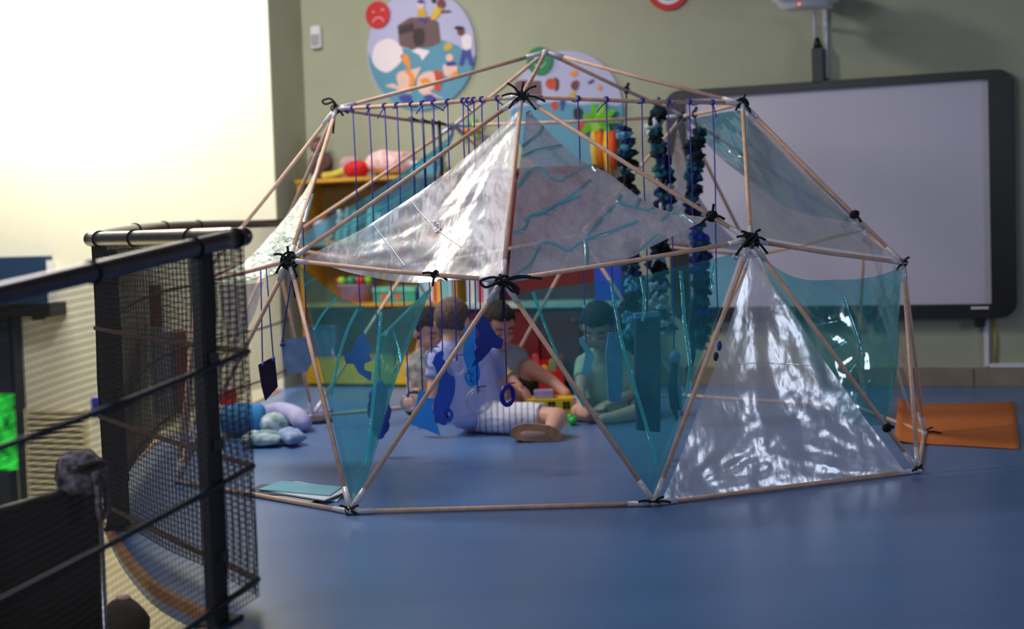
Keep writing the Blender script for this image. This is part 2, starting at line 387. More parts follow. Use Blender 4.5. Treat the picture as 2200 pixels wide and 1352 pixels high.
pr('printed_house', [(854, 55), (880, 38), (925, 36), (942, 48), (947, 90), (930, 100), (885, 106), (858, 98)], P_brown, 1, False)
pr('printed_doorway', [(888, 68), (905, 60), (912, 70), (910, 94), (892, 98)], P_dark, 2)
pr('printed_roof_shade', [(856, 58), (888, 48), (890, 66), (858, 74)], P_dark, 2, False)
pr('printed_cloud', [(800, 122), (806, 98), (822, 86), (842, 84), (858, 96), (866, 112), (862, 132), (846, 148), (830, 156), (812, 148), (802, 136)], P_wh, 2)
pr('printed_paper', [(884, 110), (898, 103), (924, 110), (914, 122), (908, 130), (901, 118)], P_wh, 2, False)
pr('printed_hair', [(860, 122), (872, 116), (880, 128), (882, 148), (876, 146)], P_or, 2)
pr('printed_swimmer', [(852, 164), (860, 154), (874, 152), (884, 150), (896, 146), (904, 146), (894, 168), (888, 188), (880, 200), (862, 196), (846, 190), (828, 184), (846, 180), (856, 186)], P_skin, 2)
pr('printed_swimmer_hair', [(868, 150), (884, 154), (892, 172), (886, 190), (878, 188), (880, 168)], P_or, 3)
pr('printed_diver', [(898, 168), (912, 156), (930, 154), (944, 170), (938, 186), (924, 196), (940, 206), (956, 212), (934, 208), (910, 204), (898, 190)], P_skin, 2)
pr('printed_diver_hair', [(932, 152), (948, 154), (950, 176), (942, 196), (932, 190), (936, 170)], P_redp, 3)
pr('printed_diver_top', [(902, 172), (918, 168), (926, 178), (914, 186)], P_or, 3)
pr('printed_trunks', [(858, 206), (880, 204), (884, 216), (864, 220)], P_navy, 3)
pr('printed_trunks', [(912, 206), (930, 204), (938, 222), (916, 226)], P_navy, 3)
pr('printed_bather', [(952, 140), (966, 138), (982, 142), (980, 158), (968, 164), (956, 162)], P_skin, 2)
pr('printed_head', ngon(966, 124, 8, 8, 10), P_skin, 2)
pr('printed_scarf', [(958, 136), (974, 132), (980, 140), (962, 142)], P_navy, 3)
pr('printed_float', [(970, 158), (982, 152), (984, 162), (974, 164)], P_or, 3)
pr('printed_walker_shirt', [(992, 80), (1006, 74), (1014, 82), (1012, 104), (996, 106)], P_wh, 2)
pr('printed_walker_trousers', [(994, 106), (1010, 104), (1018, 140), (1010, 142), (1002, 120), (994, 142), (986, 140)], P_navy, 2, False)
pr('printed_walker_head', ngon(990, 68, 8, 9, 10), P_brs, 2)
pr('printed_walker_hair', [(976, 62), (982, 56), (996, 58), (994, 64)], P_hair, 3)
pr('printed_ring', [(954, 98), (962, 92), (972, 98), (966, 108), (956, 108)], P_yel, 2)
pr('printed_sitter', [(898, 22), (908, 18), (914, 24), (914, 40), (898, 40)], P_yel, 3)
pr('printed_sitter_head', ngon(904, 9, 8, 10, 10), P_skin, 3)
pr('printed_sitter_hair', [(896, 4), (904, -2), (912, 4), (908, 8), (900, 7)], P_navy, 4)
pr('printed_sitter_shorts', [(897, 38), (914, 38), (914, 48), (904, 46)], P_navy, 4)
pr('printed_reader', [(926, 40), (932, 20), (944, 14), (952, 20), (944, 32), (934, 42)], P_yel, 3)
pr('printed_reader_head', ngon(948, 8, 9, 11, 10), P_brs, 3)
pr('printed_reader_arm', [(946, 22), (968, 22), (968, 26), (948, 28)], P_brs, 4, False)
pr('printed_bun', ngon(932, 1, 5, 6, 8), P_hair, 4)
sf = empty('sad_face_sign', WX(812, 60, .014), 'red round sad face badge overlapping the big illustrated poster', 'sign')
disc_on_wall('badge', 812, 32, .078, .016, .006, P_rd, sf, n=36)
s, z = WSZ(812, 32, .0222)
def arc_sz(s, z, r, a0, a1, w, n=14):
    o = [(s+(r+w/2)*math.cos(R(a0+(a1-a0)*i/n)), z+(r+w/2)*math.sin(R(a0+(a1-a0)*i/n))) for i in range(n+1)]
    return o+[(s+(r-w/2)*math.cos(R(a0+(a1-a0)*i/n)), z+(r-w/2)*math.sin(R(a0+(a1-a0)*i/n))) for i in range(n, -1, -1)]
P_pink = mat('print_pink', S(232, 150, 160), .6)
splate('frown', arc_sz(s, z-.052, .037, 15, 165, .008), .022, .0015, P_pink, sf)
for k in (-1, 1): splate('eye', [(s+k*.03+.011*math.cos(t*PI/5)*1.1, z+.024+k*.004+.006*math.sin(t*PI/5)) for t in range(10)], .022, .0015, P_pink, sf)
# second poster with the green badge
po = empty('round_poster', WX(1218, 350, .0), 'round poster with painted figures behind the dome top', 'poster')
disc_on_wall('board', 1216, 240, .335, .0, .012, P_lil, po)
arc = clipdisc(1216, 240, .333, (-4, -4))
splate('printed_ground', arc+[WSZ(*p, .012) for p in ((1325, 228), (1290, 222), (1250, 226), (1200, 218), (1150, 224), (1106, 232))], .012, .0012, P_teal, po)
pr('printed_house', [(1106, 178), (1118, 172), (1162, 174), (1164, 200), (1150, 222), (1106, 214)], P_brown, 1, False)
pr('printed_sun', ngon(1184, 180, 12, 12, 12), P_redp, 2)
pr('printed_sun_rays', [(1190, 166), (1200, 172), (1200, 190), (1192, 196), (1196, 180)], P_dark, 1)
pr('printed_dancer', [(1228, 178), (1240, 172), (1244, 180), (1238, 194), (1228, 190)], P_brs, 2)
pr('printed_dancer_dress', [(1224, 200), (1234, 196), (1236, 210), (1226, 212)], P_yel, 2)
pr('printed_dancer', [(1224, 158), (1238, 150), (1240, 160), (1230, 164)], P_or, 2)
pr('printed_bird', [(1262, 178), (1274, 170), (1276, 174), (1268, 180)], P_navy, 2)
pr('printed_bird', [(1308, 178), (1316, 176), (1318, 184), (1312, 182)], P_navy, 2)
pr('printed_leaf', ngon(1288, 188, 5, 6, 8), P_or, 2)
pr('printed_child', [(1232, 238), (1244, 230), (1252, 240), (1250, 256), (1236, 258)], P_hair, 2)
pr('printed_child', [(1184, 222), (1196, 218), (1198, 232), (1188, 236)], P_redp, 2)
pr('printed_child', [(1204, 214), (1214, 212), (1212, 230), (1206, 238)], P_navy, 2)
pr('printed_child', [(1240, 268), (1252, 264), (1260, 276), (1250, 286), (1240, 280)], P_redp, 2)
pr('printed_child', [(1272, 276), (1290, 274), (1292, 288), (1276, 290)], P_yel, 2)
sf = empty('happy_face_sign', WX(1160, 160, .014), 'green round smiling badge behind the tip of the dome', 'sign')
disc_on_wall('badge', 1160, 131, .078, .016, .006, P_gn, sf, n=36)
s, z = WSZ(1160, 131, .0222); P_lg = mat('print_pale_green', S(150, 206, 176), .6)
splate('smile', arc_sz(s, z+.002, .036, 195, 345, .008), .022, .0015, P_lg, sf)
for k in (-1, 1): splate('eye', [(s+k*.03+.006*math.cos(t*PI/5), z+.026+.012*math.sin(t*PI/5)) for t in range(10)], .022, .0015, P_lg, sf)
rs = empty('round_red_sign', WX(1437, 18, .0), 'round red sign at the top edge of the green wall', 'sign')
disc_on_wall('badge', 1437, -26, .122, .0, .012, P_rd, rs, n=40)
disc_on_wall('centre_print', 1437, -26, .088, .012, .002, P_wh, rs, n=36)
s, z = WSZ(1437, -26, .014)
splate('centre_mark', arc_sz(s, z, .055, 200, 340, .02), .014, .0015, P_brs, rs)

# ---- felt plants fixed to the wall
def felt_plant(cx, cy, sc, label):
    o = empty('felt_plant', WX(cx, cy+60*sc, .0), label, 'decoration')
    lm = mat('felt_leaf', S(110, 190, 40), .9, var=.15, bump=.2); lm2 = mat('felt_leaf_pale', S(150, 206, 90), .9)
    for i, (dx, dy, w) in enumerate([(-34, -6, 18), (-14, -34, 16), (14, -44, 16), (38, -18, 18), (-38, 34, 18), (-10, 30, 24), (24, 28, 18), (46, 6, 14)]):
        x0, y0 = cx, cy; x1, y1 = cx+dx*sc, cy+dy*sc
        pts = [(x0+(x1-x0)*t, y0+(y1-y0)*t) for t in (0, .25, .5, .75, 1)]
        ol = stroke2(pts, [w*sc*.5, w*sc*.95, w*sc, w*sc*.7, w*sc*.15]); s_ = WSZ(cx, cy, .03)
        b = NB(); plate(b, [WX(x, y, .012+.007*i) for x, y in ol], WN*.006)
        obj('leaf', b, (lm, lm2)[i % 3 == 2], o, False)
    return o
fp = felt_plant(1286, 255, 1.0, 'green felt leaves with orange and yellow strips hung beside poster')
for i, (x, w, c, y1) in enumerate([(1278, 16, S(226, 190, 60), 372), (1290, 18, S(240, 110, 30), 360), (1304, 18, S(246, 196, 40), 378), (1316, 16, S(226, 80, 30), 366)]):
    b = NB(); tube(b, [WX(x-2+i, 282, .05+.004*i), WX(x, 320, .06), WX(x+4, y1, .05)], [.016, .024, .016], 8)
    obj('felt_strip', b, mat('felt_strip_%d' % i, c, .9, var=.12), fp)
fp2 = felt_plant(1012, 276, .62, 'small green felt leaves with orange band behind film, above bookcase')
b = NB(); tube(b, [WX(984, 284, .06), WX(1012, 279, .07), WX(1034, 282, .06)], .011, 8); obj('felt_strip', b, mat('felt_strip_1', S(240, 110, 30)), fp2)
b = NB(); tube(b, [WX(1012, 296, .06), WX(1022, 312, .06)], .014, 8); obj('felt_strip', b, mat('felt_strip_0', S(226, 190, 60)), fp2)

# ============================================================ stairwell side: exhibit stand, vent, boards on the left wall
def LX(x, y, d=.38): return WSZ(x, y, d)
def lbox(name, x0, y0, x1, y1, d0, d1, material, parent, bev=0.0):
    a = LX(x0, y0, d1); c = LX(x1, y1, d1); b = NB(); wbox(b, min(a[0], c[0]), max(a[0], c[0]), d0, d1, min(a[1], c[1]), max(a[1], c[1]), bev)
    return obj(name, b, material, parent, False)
M_navy = mat('navy_panel', S(26, 58, 92), .6, var=.05); M_navyd = mat('navy_panel_dark', S(24, 36, 58), .6)
ex = empty('exhibit_stand', WX(20, 1120, .5), 'navy exhibit stand with glowing green screen left of the stair railing', 'exhibit stand')
lbox('header_panel', -130, 557, 100, 655, .385, .46, M_navy, ex)
lbox('header_edge', 100, 560, 104, 655, .385, .455, M_whitep, ex)
lbox('ledge', -130, 655, 108, 681, .385, .54, M_blackp, ex)
lbox('ledge_bracket', 68, 681, 80, 688, .42, .5, M_blackp, ex)
lbox('side_post', 26, 682, 46, 1130, .385, .47, M_navyd, ex)
lbox('lower_panel', -130, 1010, 26, 1130, .385, .46, M_navyd, ex)
lbox('upper_panel', -130, 682, 26, 846, .385, .46, M_navyd, ex)
gs = mat('screen_picture', (.02, .55, .05, 1), .4, col2=(.0, .05, .01, 1), scale=9, emit=1.2)
lbox('screen', -130, 846, 26, 1010, .385, .44, gs, ex)
vt = empty('wall_vent', WX(120, 1080, .38), 'cream louvred vent low on the left wall behind the net', 'vent')
M_vent = mat('cream_metal', S(214, 204, 168), .6, var=.03)
for a in ((52, 880, 60, 1092), (182, 880, 190, 1092), (60, 880, 182, 888), (60, 1084, 182, 1092)): lbox('frame_bar', *a, .38, .41, M_vent, vt)
lbox('dark_back', 60, 888, 182, 1084, .375, .384, mat('vent_dark', S(30, 34, 28), .9), vt)
for i in range(15):
    y = 895+i*12.6; a = LX(60, y, .4); c = LX(182, y, .4); b = NB()
    box(b, WC((a[0]+c[0])/2, .398, (a[1]+c[1])/2), WT*(c[0]-a[0])/2, (WN*.012-ZV*.010), (ZV*.012+WN*.010)*.12)
    obj('slat', b, M_vent, vt, False)
b = NB(); a = LX(198, 855); c = LX(224, 893); wbox(b, a[0], c[0], .38, .392, c[1], a[1])
bp_ = obj('blue_picture', b, mat('blue_print', S(40, 60, 210), .5, col2=S(20, 20, 110), scale=30), smooth=False)
tag(bp_, 'small bright blue picture on the left wall behind the net', 'picture')
hb = empty('wall_board', WX(360, 890, .38), 'narrow red and grey boards on the left wall seen through nets', 'wall board')
lbox('red_panel', 318, 612, 342, 702, .38, .42, M_dred, hb)
lbox('grey_panel', 322, 714, 372, 890, .38, .43, mat('grey_blue_board', S(122, 128, 150), .7), hb)
lbox('brown_panel', 374, 712, 398, 890, .38, .43, mat('red_brown_board', S(126, 56, 44), .7), hb)
b = NB(); a = LX(484, 838); c = LX(512, 872); wbox(b, a[0], c[0], .38, .45, c[1], a[1], .01)
tag(obj('red_wall_box', b, M_red, smooth=False), 'small red box low on the left wall behind the railing corner', 'wall box')

# dark partition in the stairwell with a bag hung over it
cu = empty('dark_partition', PD(150, 1352, 3.7), 'dark brown partition panel below the stair railing with bright metal corner strip', 'partition')
c0 = PD(-170, 1152, 3.42); c1 = PD(206, 1048, 3.86); ztop = c1.z
dv = Vector((c1.x-c0.x, c1.y-c0.y, 0)); ln = dv.length; dv.normalize(); dn = Vector((-dv.y, dv.x, 0))
M_cup = mat('dark_brown_laminate', S(46, 34, 24), .5, var=.12, scale=5)
b = NB(); plate(b, [Vector((c0.x, c0.y, -.9)), Vector((c1.x, c1.y, -.9)), c1, c0], dn*.03); obj('panel', b, M_cup, cu, False)
b = NB(); tube(b, [c0+dn*.015, c1+dn*.015], .016, 8); obj('top_edge', b, M_cup, cu)
c0.z = c1.z = 0
b = NB(); q = c0+dv*(ln+.004)+dn*-.004; tube(b, [q+ZV*-.9, q+ZV*(ztop)], .008, 8); obj('corner_strip', b, M_chrome, cu)
bg = empty('patterned_bag', PD(190, 1090, 3.8), 'grey lilac patterned bag hung over the dark partition corner', 'bag')
M_bag = mat('bag_cloth', S(168, 156, 172), .9, col2=S(40, 38, 50), scale=34, bump=.3)
b = NB(); ct = c0+dv*(ln-.03)+dn*.015+ZV*(ztop+.03)
vs_ = ball(b, ct, 1, 4, (.062, .06, .072))
for v in vs_:
    k = noise.noise(v.co*26)+.5*noise.noise(v.co*55); v.co += (v.co-ct).normalized()*.013*k
    if v.co.z < ct.z-.035: v.co.z = ct.z-.035-(ct.z-.035-v.co.z)*.2
obj('pouch', b, M_bag, bg)
b = NB(); q = ct-dn*.066+ZV*.02-dv*.02
pts = spline([q, q-dn*.01-ZV*.04, q-dn*.01-ZV*.09, q+dv*.008-dn*.01-ZV*.115, q+dv*.026-dn*.01-ZV*.09, q+dv*.026-ZV*.01], 5); tube(b, pts, .009, 6); obj('strap', b, M_bag, bg)
b = NB(); q = ct+dv*.055; tube(b, spline([q+ZV*.03, q+dv*.02-ZV*.03, q+dv*.03-ZV*.09, q+dv*.02-ZV*.15], 5), .005, 6); obj('cord', b, M_rope, bg)
b = NB(); q = ct-dv*.016-dn*.052+ZV*.03; tube(b, spline([q-dv*.036, q+ZV*.006, q+dv*.036], 4), .013, 6); obj('opening', b, M_black, bg)
sb = empty('dark_shoe_bag', FL(270, 1330, -.9), 'dark lumpy bag with pink top on the landing beyond net', 'bag')
q = FL(270, 1400, -.9); b = NB(); ball(b, q+ZV*.11, 1, 3, (.11, .09, .13))
for v in b.verts:
    v.co.z = max(v.co.z, -.898); v.co += Vector((1, 1, 0))*.02*noise.noise(v.co*14)
obj('pouch', b, mat('dark_cloth', S(48, 38, 36), .9), sb)
b = NB(); ball(b, q+ZV*.235, .03, 2, (1.2, 1, .6)); obj('flap', b, mat('pink_cloth', S(180, 140, 140), .9), sb)

# ============================================================ stair railing
rl = empty('stair_railing', FL(468, 1338), 'steel stair railing with charcoal posts, brown ropes and dark safety net', 'railing')
def seg_pts(P, n): return [P[0]+(P[1]-P[0])*i/n for i in range(n+1)]
SA = seg_pts((K_, E2_), 10); SB = seg_pts((K_, L_), 8); SC = CTs
for nm, sg, mt in (('top_rail', SA, M_dsteel), ('top_rail', SB, M_chrome), ('top_rail', SC, M_dsteel)):
    b = NB(); tube(b, sg, .0215, 16); obj(nm, b, mt, rl)
for q, mt in ((K_, M_dsteel), (L_, M_chrome)):
    b = NB(); ball(b, q, .0235, 3); obj('rail_elbow', b, mt, rl)
for k in (1, 2, 3):
    for sg, mt in ((SA, M_post), (SB, M_rope), (SC, M_post)):
        b = NB(); n = len(sg)-1
        tube(b, [q-ZV*(RAILD*k+.006*math.sin(PI*i/n)) for i, q in enumerate(sg)], .0075 if sg is not SC else .006, 8); obj('rope', b, mt, rl)
def resample(P, step):
    out = [P[0]]; acc = 0
    for i in range(len(P)-1):
        a, c = P[i], P[i+1]; L = (c-a).length; t = step-acc
        while t <= L: out.append(a+(c-a)*(t/L)); t += step
        acc = (acc+L) % step
    return out
def net(sg, step, rad, bulge):
    P = resample(sg, step); b = NB(); n = len(P)-1; drop = RAILD*3+.02; rows = int(drop/step)
    def at(i, f):
        q = P[i]-ZV*(drop*f); t = (P[min(i+1, n)]-P[max(i-1, 0)]); nn = Vector((t.y, -t.x, 0)).normalized()
        return q+nn*bulge*math.sin(PI*f)*math.sin(2*PI*f*1.5+i*step*3)+ZV*.004*math.sin(i*step*9+f*5)
    for i in range(n+1): tube(b, [at(i, f/6) for f in range(7)], rad, 4, False)
    st = max(1, n//16)
    for j in range(rows+1):
        idx = list(range(0, n+1, st))+([n] if n % st else []); tube(b, [at(i, j/rows) for i in idx], rad, 4, False)
    return b
for sg, st, rd, bu in ((SA, .0150, .0012, .004), (SB, .0150, .0013, .003), (SC, .017, .0010, .003)):
    o = obj('safety_net', net([q-ZV*.018 for q in sg], st, rd, bu), M_net, rl); tag(o, kind='stuff')
def rail_post(p, top, w, dth, dirv):
    b = NB(); sd = Vector((-dirv.y, dirv.x, 0)); c = Vector((p.x, p.y, 0))
    box(b, c+ZV*top/2, dirv*w/2, sd*dth/2, ZV*(top/2), .003); o = obj('post', b, M_post, rl, False)
    b = NB(); box(b, c+ZV*.005, dirv*(w*.9), sd*(dth*1.3), ZV*.005, .002); obj('foot_plate', b, M_post, o, False)
    for h in (.16, .42, .62):
        b = NB(); box(b, c+ZV*h-sd*(dth/2+.006), dirv*.014, sd*.008, ZV*.012, .002); obj('clamp', b, M_blackp, o, False)
dA = (K_-E_); dA.z = 0; dA.normalize()
pk = FL(468, 1340); rail_post(pk, .865, .062, .03, dA)
rail_post(FL(256, 1136), .865, .055, .05, dA)
rail_post(FL(607, 830), .90, .05, .03, WT)
for px, sg in ((198, 'A'), (418, 'A'), (505, 'A'), (215, 'B'), (290, 'B'), (412, 'B'), (290, 'C'), (352, 'C'), (425, 'C')):
    S_ = {'A': SA, 'B': SB, 'C': SC}[sg]; best = None
    for i in range(len(S_)-1):
        for k in range(24):
            q = S_[i].lerp(S_[i+1], k/24); e = abs(PIX(q)[0]-px)
            if best is None or e < best[0]: best = (e, q, (S_[i+1]-S_[i]).normalized())
    _, q, t = best; x = t.orthogonal().normalized(); y = t.cross(x); b = NB()
    tube(b, [q+(x*math.cos(a*PI/8)+y*math.sin(a*PI/8))*.0235 for a in range(16)], .0028, 6, closed=True); obj('tie_ring', b, M_black, rl)

# ============================================================ GEODESIC DOME
DR = 1.6; TH = -1.68650845
NODE = {'T': Vector((0, 0, DR))}
for k in range(5):
    a = TH+R(72*(k-2)); c_, s_ = math.cos, math.sin
    NODE['A%d' % k] = Vector((.5257*c_(a), .5257*s_(a), .8507))*DR
    NODE['P%d' % k] = Vector((.8944*c_(a), .8944*s_(a), .4472))*DR
    bq = a+R(36); NODE['M%d' % k] = Vector((.8507*c_(bq), .8507*s_(bq), .5257))*DR
    for sg, nm in ((-18, 'L'), (18, 'R')):
        cc = a+R(sg); NODE['C%d%s' % (k, nm)] = Vector((c_(cc), s_(cc), 0))*DR
SEEN = {'T': (1172, 112), 'A1': (722, 234), 'A2': (1120, 208), 'A3': (1595, 222), 'A4': (1468, 250), 'A0': (975, 270),
        'M1': (622, 560), 'P2': (1080, 603), 'M2': (1613, 517), 'P3': (1940, 565), 'M3': (1858, 492)}
for nm, (x, y) in SEEN.items(): NODE[nm] = PD(x, y, DEP(NODE[nm]))
for nm, (x, y) in {'C2L': (752, 1098), 'C2R': (1405, 1080), 'C3L': (1972, 1010), 'C3R': (1986, 928)}.items(): NODE[nm] = FL(x, y, .012)
for nm in NODE:
    if nm[0] == 'C': NODE[nm].z = .012
LINKS = []
for k in range(5):
    j = (k+1) % 5
    LINKS += [('T', 'A%d' % k), ('A%d' % k, 'A%d' % j), ('A%d' % k, 'P%d' % k), ('A%d' % k, 'M%d' % k), ('A%d' % j, 'M%d' % k),
              ('P%d' % k, 'M%d' % k), ('M%d' % k, 'P%d' % j), ('P%d' % k, 'C%dL' % k), ('P%d' % k, 'C%dR' % k),
              ('M%d' % k, 'C%dR' % k), ('M%d' % k, 'C%dL' % j), ('C%dL' % k, 'C%dR' % k), ('C%dR' % k, 'C%dL' % j)]
dome = empty('geodesic_dome', (0, 0, 0), 'large geodesic dome frame of thin wooden rods tied with black cord', 'dome')
ROD = {}
for a, c in LINKS:
    p, q = NODE[a], NODE[c]; d = (q-p).normalized(); L = (q-p).length
    p2, q2 = p+d*.028, q-d*.028
    sag = Vector((0, 0, -.004)) if min(p.z, q.z) > .1 else Vector((0, 0, 0))
    if p.z < .1 and q.z < .1: p2.z = q2.z = .009
    b = NB(); tube(b, [p2, p2.lerp(q2, .5)+sag, q2], .0078, 10); o = obj('rod', b, M_wood, dome); ROD[(a, c)] = (p, q)
    for e, dr in ((p2, d), (q2, -d)):
        b = NB(); tube(b, [e-dr*.022, e+dr*.006, e+dr*.055], [.0092, .0098, .0092], 8); obj('sleeve', b, M_sleeve, o)
for nm, p in NODE.items():
    b = NB(); ball(b, p, .017, 2, (1, 1, .8)); obj('joint', b, M_sleeve, dome)
def knot(p, size, tails, loops, seed, r=.0038, par=dome):
    rnd = random.Random(seed); b = NB(); p = Vector(p)
    for i in range(loops):
        ax = Vector((rnd.uniform(-1, 1), rnd.uniform(-1, 1), rnd.uniform(-1, 1))).normalized(); x = ax.orthogonal().normalized(); y = ax.cross(x); rr = size*rnd.uniform(.5, .8)
        tube(b, [p+(x*math.cos(t*PI/6)+y*math.sin(t*PI/6))*rr for t in range(12)], r, 6, closed=True)
    for dx, dz, dy in tails:
        e = p+rt*dx+ZV*dz-fw*dy; mid = p.lerp(e, .5)+ZV*size*.25-fw*size*.3
        tube(b, spline([p-fw*size*.4, mid, e], 4), r, 6)
    return obj('cord_tie', b, M_black, par)
knot(NODE['M1'], .042, [(-.05, .02, .03), (.018, -.13, .02), (-.045, -.045, .03), (.03, -.06, .04), (.0, .05, .03)], 6, 1, .0046)
knot(NODE['A2'], .034, [(-.05, .045, .02), (.01, .05, .02), (.055, .035, .02), (-.045, -.045, .03), (.05, -.05, .03), (.085, -.02, .02), (-.07, .0, .02)], 5, 2, .0042)
knot(NODE['P2'], .03, [(.0, -.12, .02), (.05, -.045, .03), (.125, .006, .02), (.09, .012, .02)], 4, 3, .0048)
b = NB(); q = NODE['P2']-fw*.03
tube(b, spline([q, q-rt*.03+ZV*.01, q-rt*.07-ZV*.002, q-rt*.055-ZV*.022, q-rt*.02-ZV*.008], 5, True), .0048, 6, closed=True)
tube(b, spline([q, q+rt*.03-ZV*.01, q+rt*.05-ZV*.03, q+rt*.03-ZV*.035], 5, True), .0048, 6, closed=True); obj('bow', b, M_black, dome)
knot(NODE['M2'], .038, [(-.055, -.05, .03), (.05, -.045, .03), (.03, .035, .02), (-.035, .03, .02), (.045, .0, .03), (-.05, .01, .02)], 6, 4, .0045)
knot(NODE['A3'], .03, [(.01, .03, .02), (-.03, -.03, .02), (.03, -.04, .02)], 4, 5, .0045)
knot(NODE['A1'], .026, [(-.01, .03, .02), (.04, .0, .02), (.03, -.03, .02), (.05, -.02, .02), (-.015, -.10, .01)], 3, 6, .0045)
b = NB(); q = NODE['A1']-fw*.02+ZV*.02; tube(b, spline([q, q-rt*.02+ZV*.018, q-rt*.05+ZV*.01, q-rt*.04-ZV*.004, q-rt*.01+ZV*.005], 5), .0045, 6); obj('bow', b, M_black, dome)
knot(NODE['P3'], .024, [(.02, .02, .02), (.005, -.06, .02), (-.03, -.03, .02)], 4, 7, .0045)
knot(NODE['C2L'], .02, [(-.03, .02, .02), (.03, .02, .02), (.02, -.01, .02)], 3, 8, .004)
knot(NODE['C2R'], .02, [(-.05, .005, .02), (.05, .004, .03), (.03, .02, .02)], 3, 9, .0042)
knot(NODE['C3L'], .02, [(-.03, -.005, .02), (.01, .02, .02)], 3, 10, .004)
knot(NODE['C3R'], .016, [(.06, -.004, .03), (.03, .02, .02)], 2, 11, .004)
knot(NODE['A4'], .026, [(.03, -.02, .02), (-.03, -.03, .02)], 3, 12, .0045)
knot(NODE['A0'], .02, [(.02, .02, .02), (-.03, -.03, .02)], 2, 13, .004)
def on_rod(a, c, px=None, py=None):
    p, q = ROD.get((a, c)) or ROD[(c, a)]; best = None
    for i in range(201):
        v = p.lerp(q, i/200); x, y = PIX(v); e = abs(x-px) if px is not None else abs(y-py)
        if best is None or e < best[0]: best = (e, v)
    return best[1]
TIE = {'t1': on_rod('M1', 'P2', 935), 't2': on_rod('A2', 'M2', 1530), 't3': on_rod('M2', 'C3L', 1905), 't4': on_rod('A3', 'P3', 1836)}
knot(TIE['t1'], .018, [(-.04, .002, .02), (-.008, -.04, .02), (.04, -.02, .02)], 3, 21, .0042)
knot(TIE['t2'], .022, [(-.045, -.03, .03), (.004, .04, .02), (.04, -.012, .02)], 4, 22, .0048)
knot(TIE['t3'], .02, [(.02, .0, .02)], 5, 23, .006)
knot(TIE['t4'], .02, [(.02, -.03, .02)], 4, 24, .0048)

# ============================================================ FILM PANELS (thin plastic sheets tied to the dome)
def tri_patch(A, B, C_, eAB, eBC, eCA, n, amp, wsc, seed, fold=None):
    """triangular sheet; eXY = pixel waypoints of that edge (lifted onto the sheet's plane)"""
    nn = (B-A).cross(C_-A).normalized()
    if nn.dot(fw) > 0: nn = -nn
    def lift(px):
        v = ray(*px); return CAM+v*((A-CAM).dot(nn)/v.dot(nn))
    def edge_fn(P, Q, pts):
        if not pts: return lambda t: Vector((0, 0, 0))
        da, db = DEP(P), DEP(Q); kk = len(pts)+1
        way = spline([P]+[PD(p[0], p[1], da+(db-da)*(i+1)/kk) for i, p in enumerate(pts)]+[Q], 12); m = len(way)-1
        tt = [0]; d = (Q-P); L2 = d.length_squared
        for w_ in way: pass
        def f(t):
            i = min(int(t*m), m-1); return way[i].lerp(way[i+1], t*m-i)-(P+d*t)
        return f
    fab, fbc, fca = edge_fn(A, B, eAB), edge_fn(B, C_, eBC), edge_fn(C_, A, eCA)
    b = NB(); V = {}
    for i in range(n+1):
        for j in range(n+1-i):
            u = i/n; v = j/n; w = 1-u-v
            p = A*u+B*v+C_*w
            if u+v > 1e-6: p = p+fab(v/(u+v))*(u+v)**2
            if v+w > 1e-6: p = p+fbc(w/(v+w))*(v+w)**2
            if w+u > 1e-6: p = p+fca(u/(w+u))*(w+u)**2
            e = min(u, v, w)*3
            q = p*wsc+Vector((seed*3.1, seed*1.7, 0))
            k = noise.noise(q)*.6+noise.noise(q*2.3+Vector((5, 0, 0)))*.35+abs(noise.noise(q*5.1))*.22
            # tension creases running out of the corners
            for cr in (u, v, w):
                if cr > .3:
                    ang = math.atan2(v-w if cr is u else (w-u if cr is v else u-v), 1-cr+.02); k += .35*math.sin(ang*22+seed)*min(1, (cr-.3)*2)*(1-cr)
            k += .5*noise.noise(Vector((p.x*wsc*1.7, p.y*wsc*1.7, p.z*wsc*.5+seed)))
            amp2 = amp*(.25+.75*min(1, e*2))
            V[(i, j)] = b.verts.new(p+nn*k*amp2)
    for i in range(n):
        for j in range(n-i):
            b.faces.new((V[(i, j)], V[(i+1, j)], V[(i, j+1)]))
            if i+j < n-1: b.faces.new((V[(i+1, j)], V[(i+1, j+1)], V[(i, j+1)]))
    bmesh.ops.recalc_face_normals(b, faces=b.faces[:])
    return b
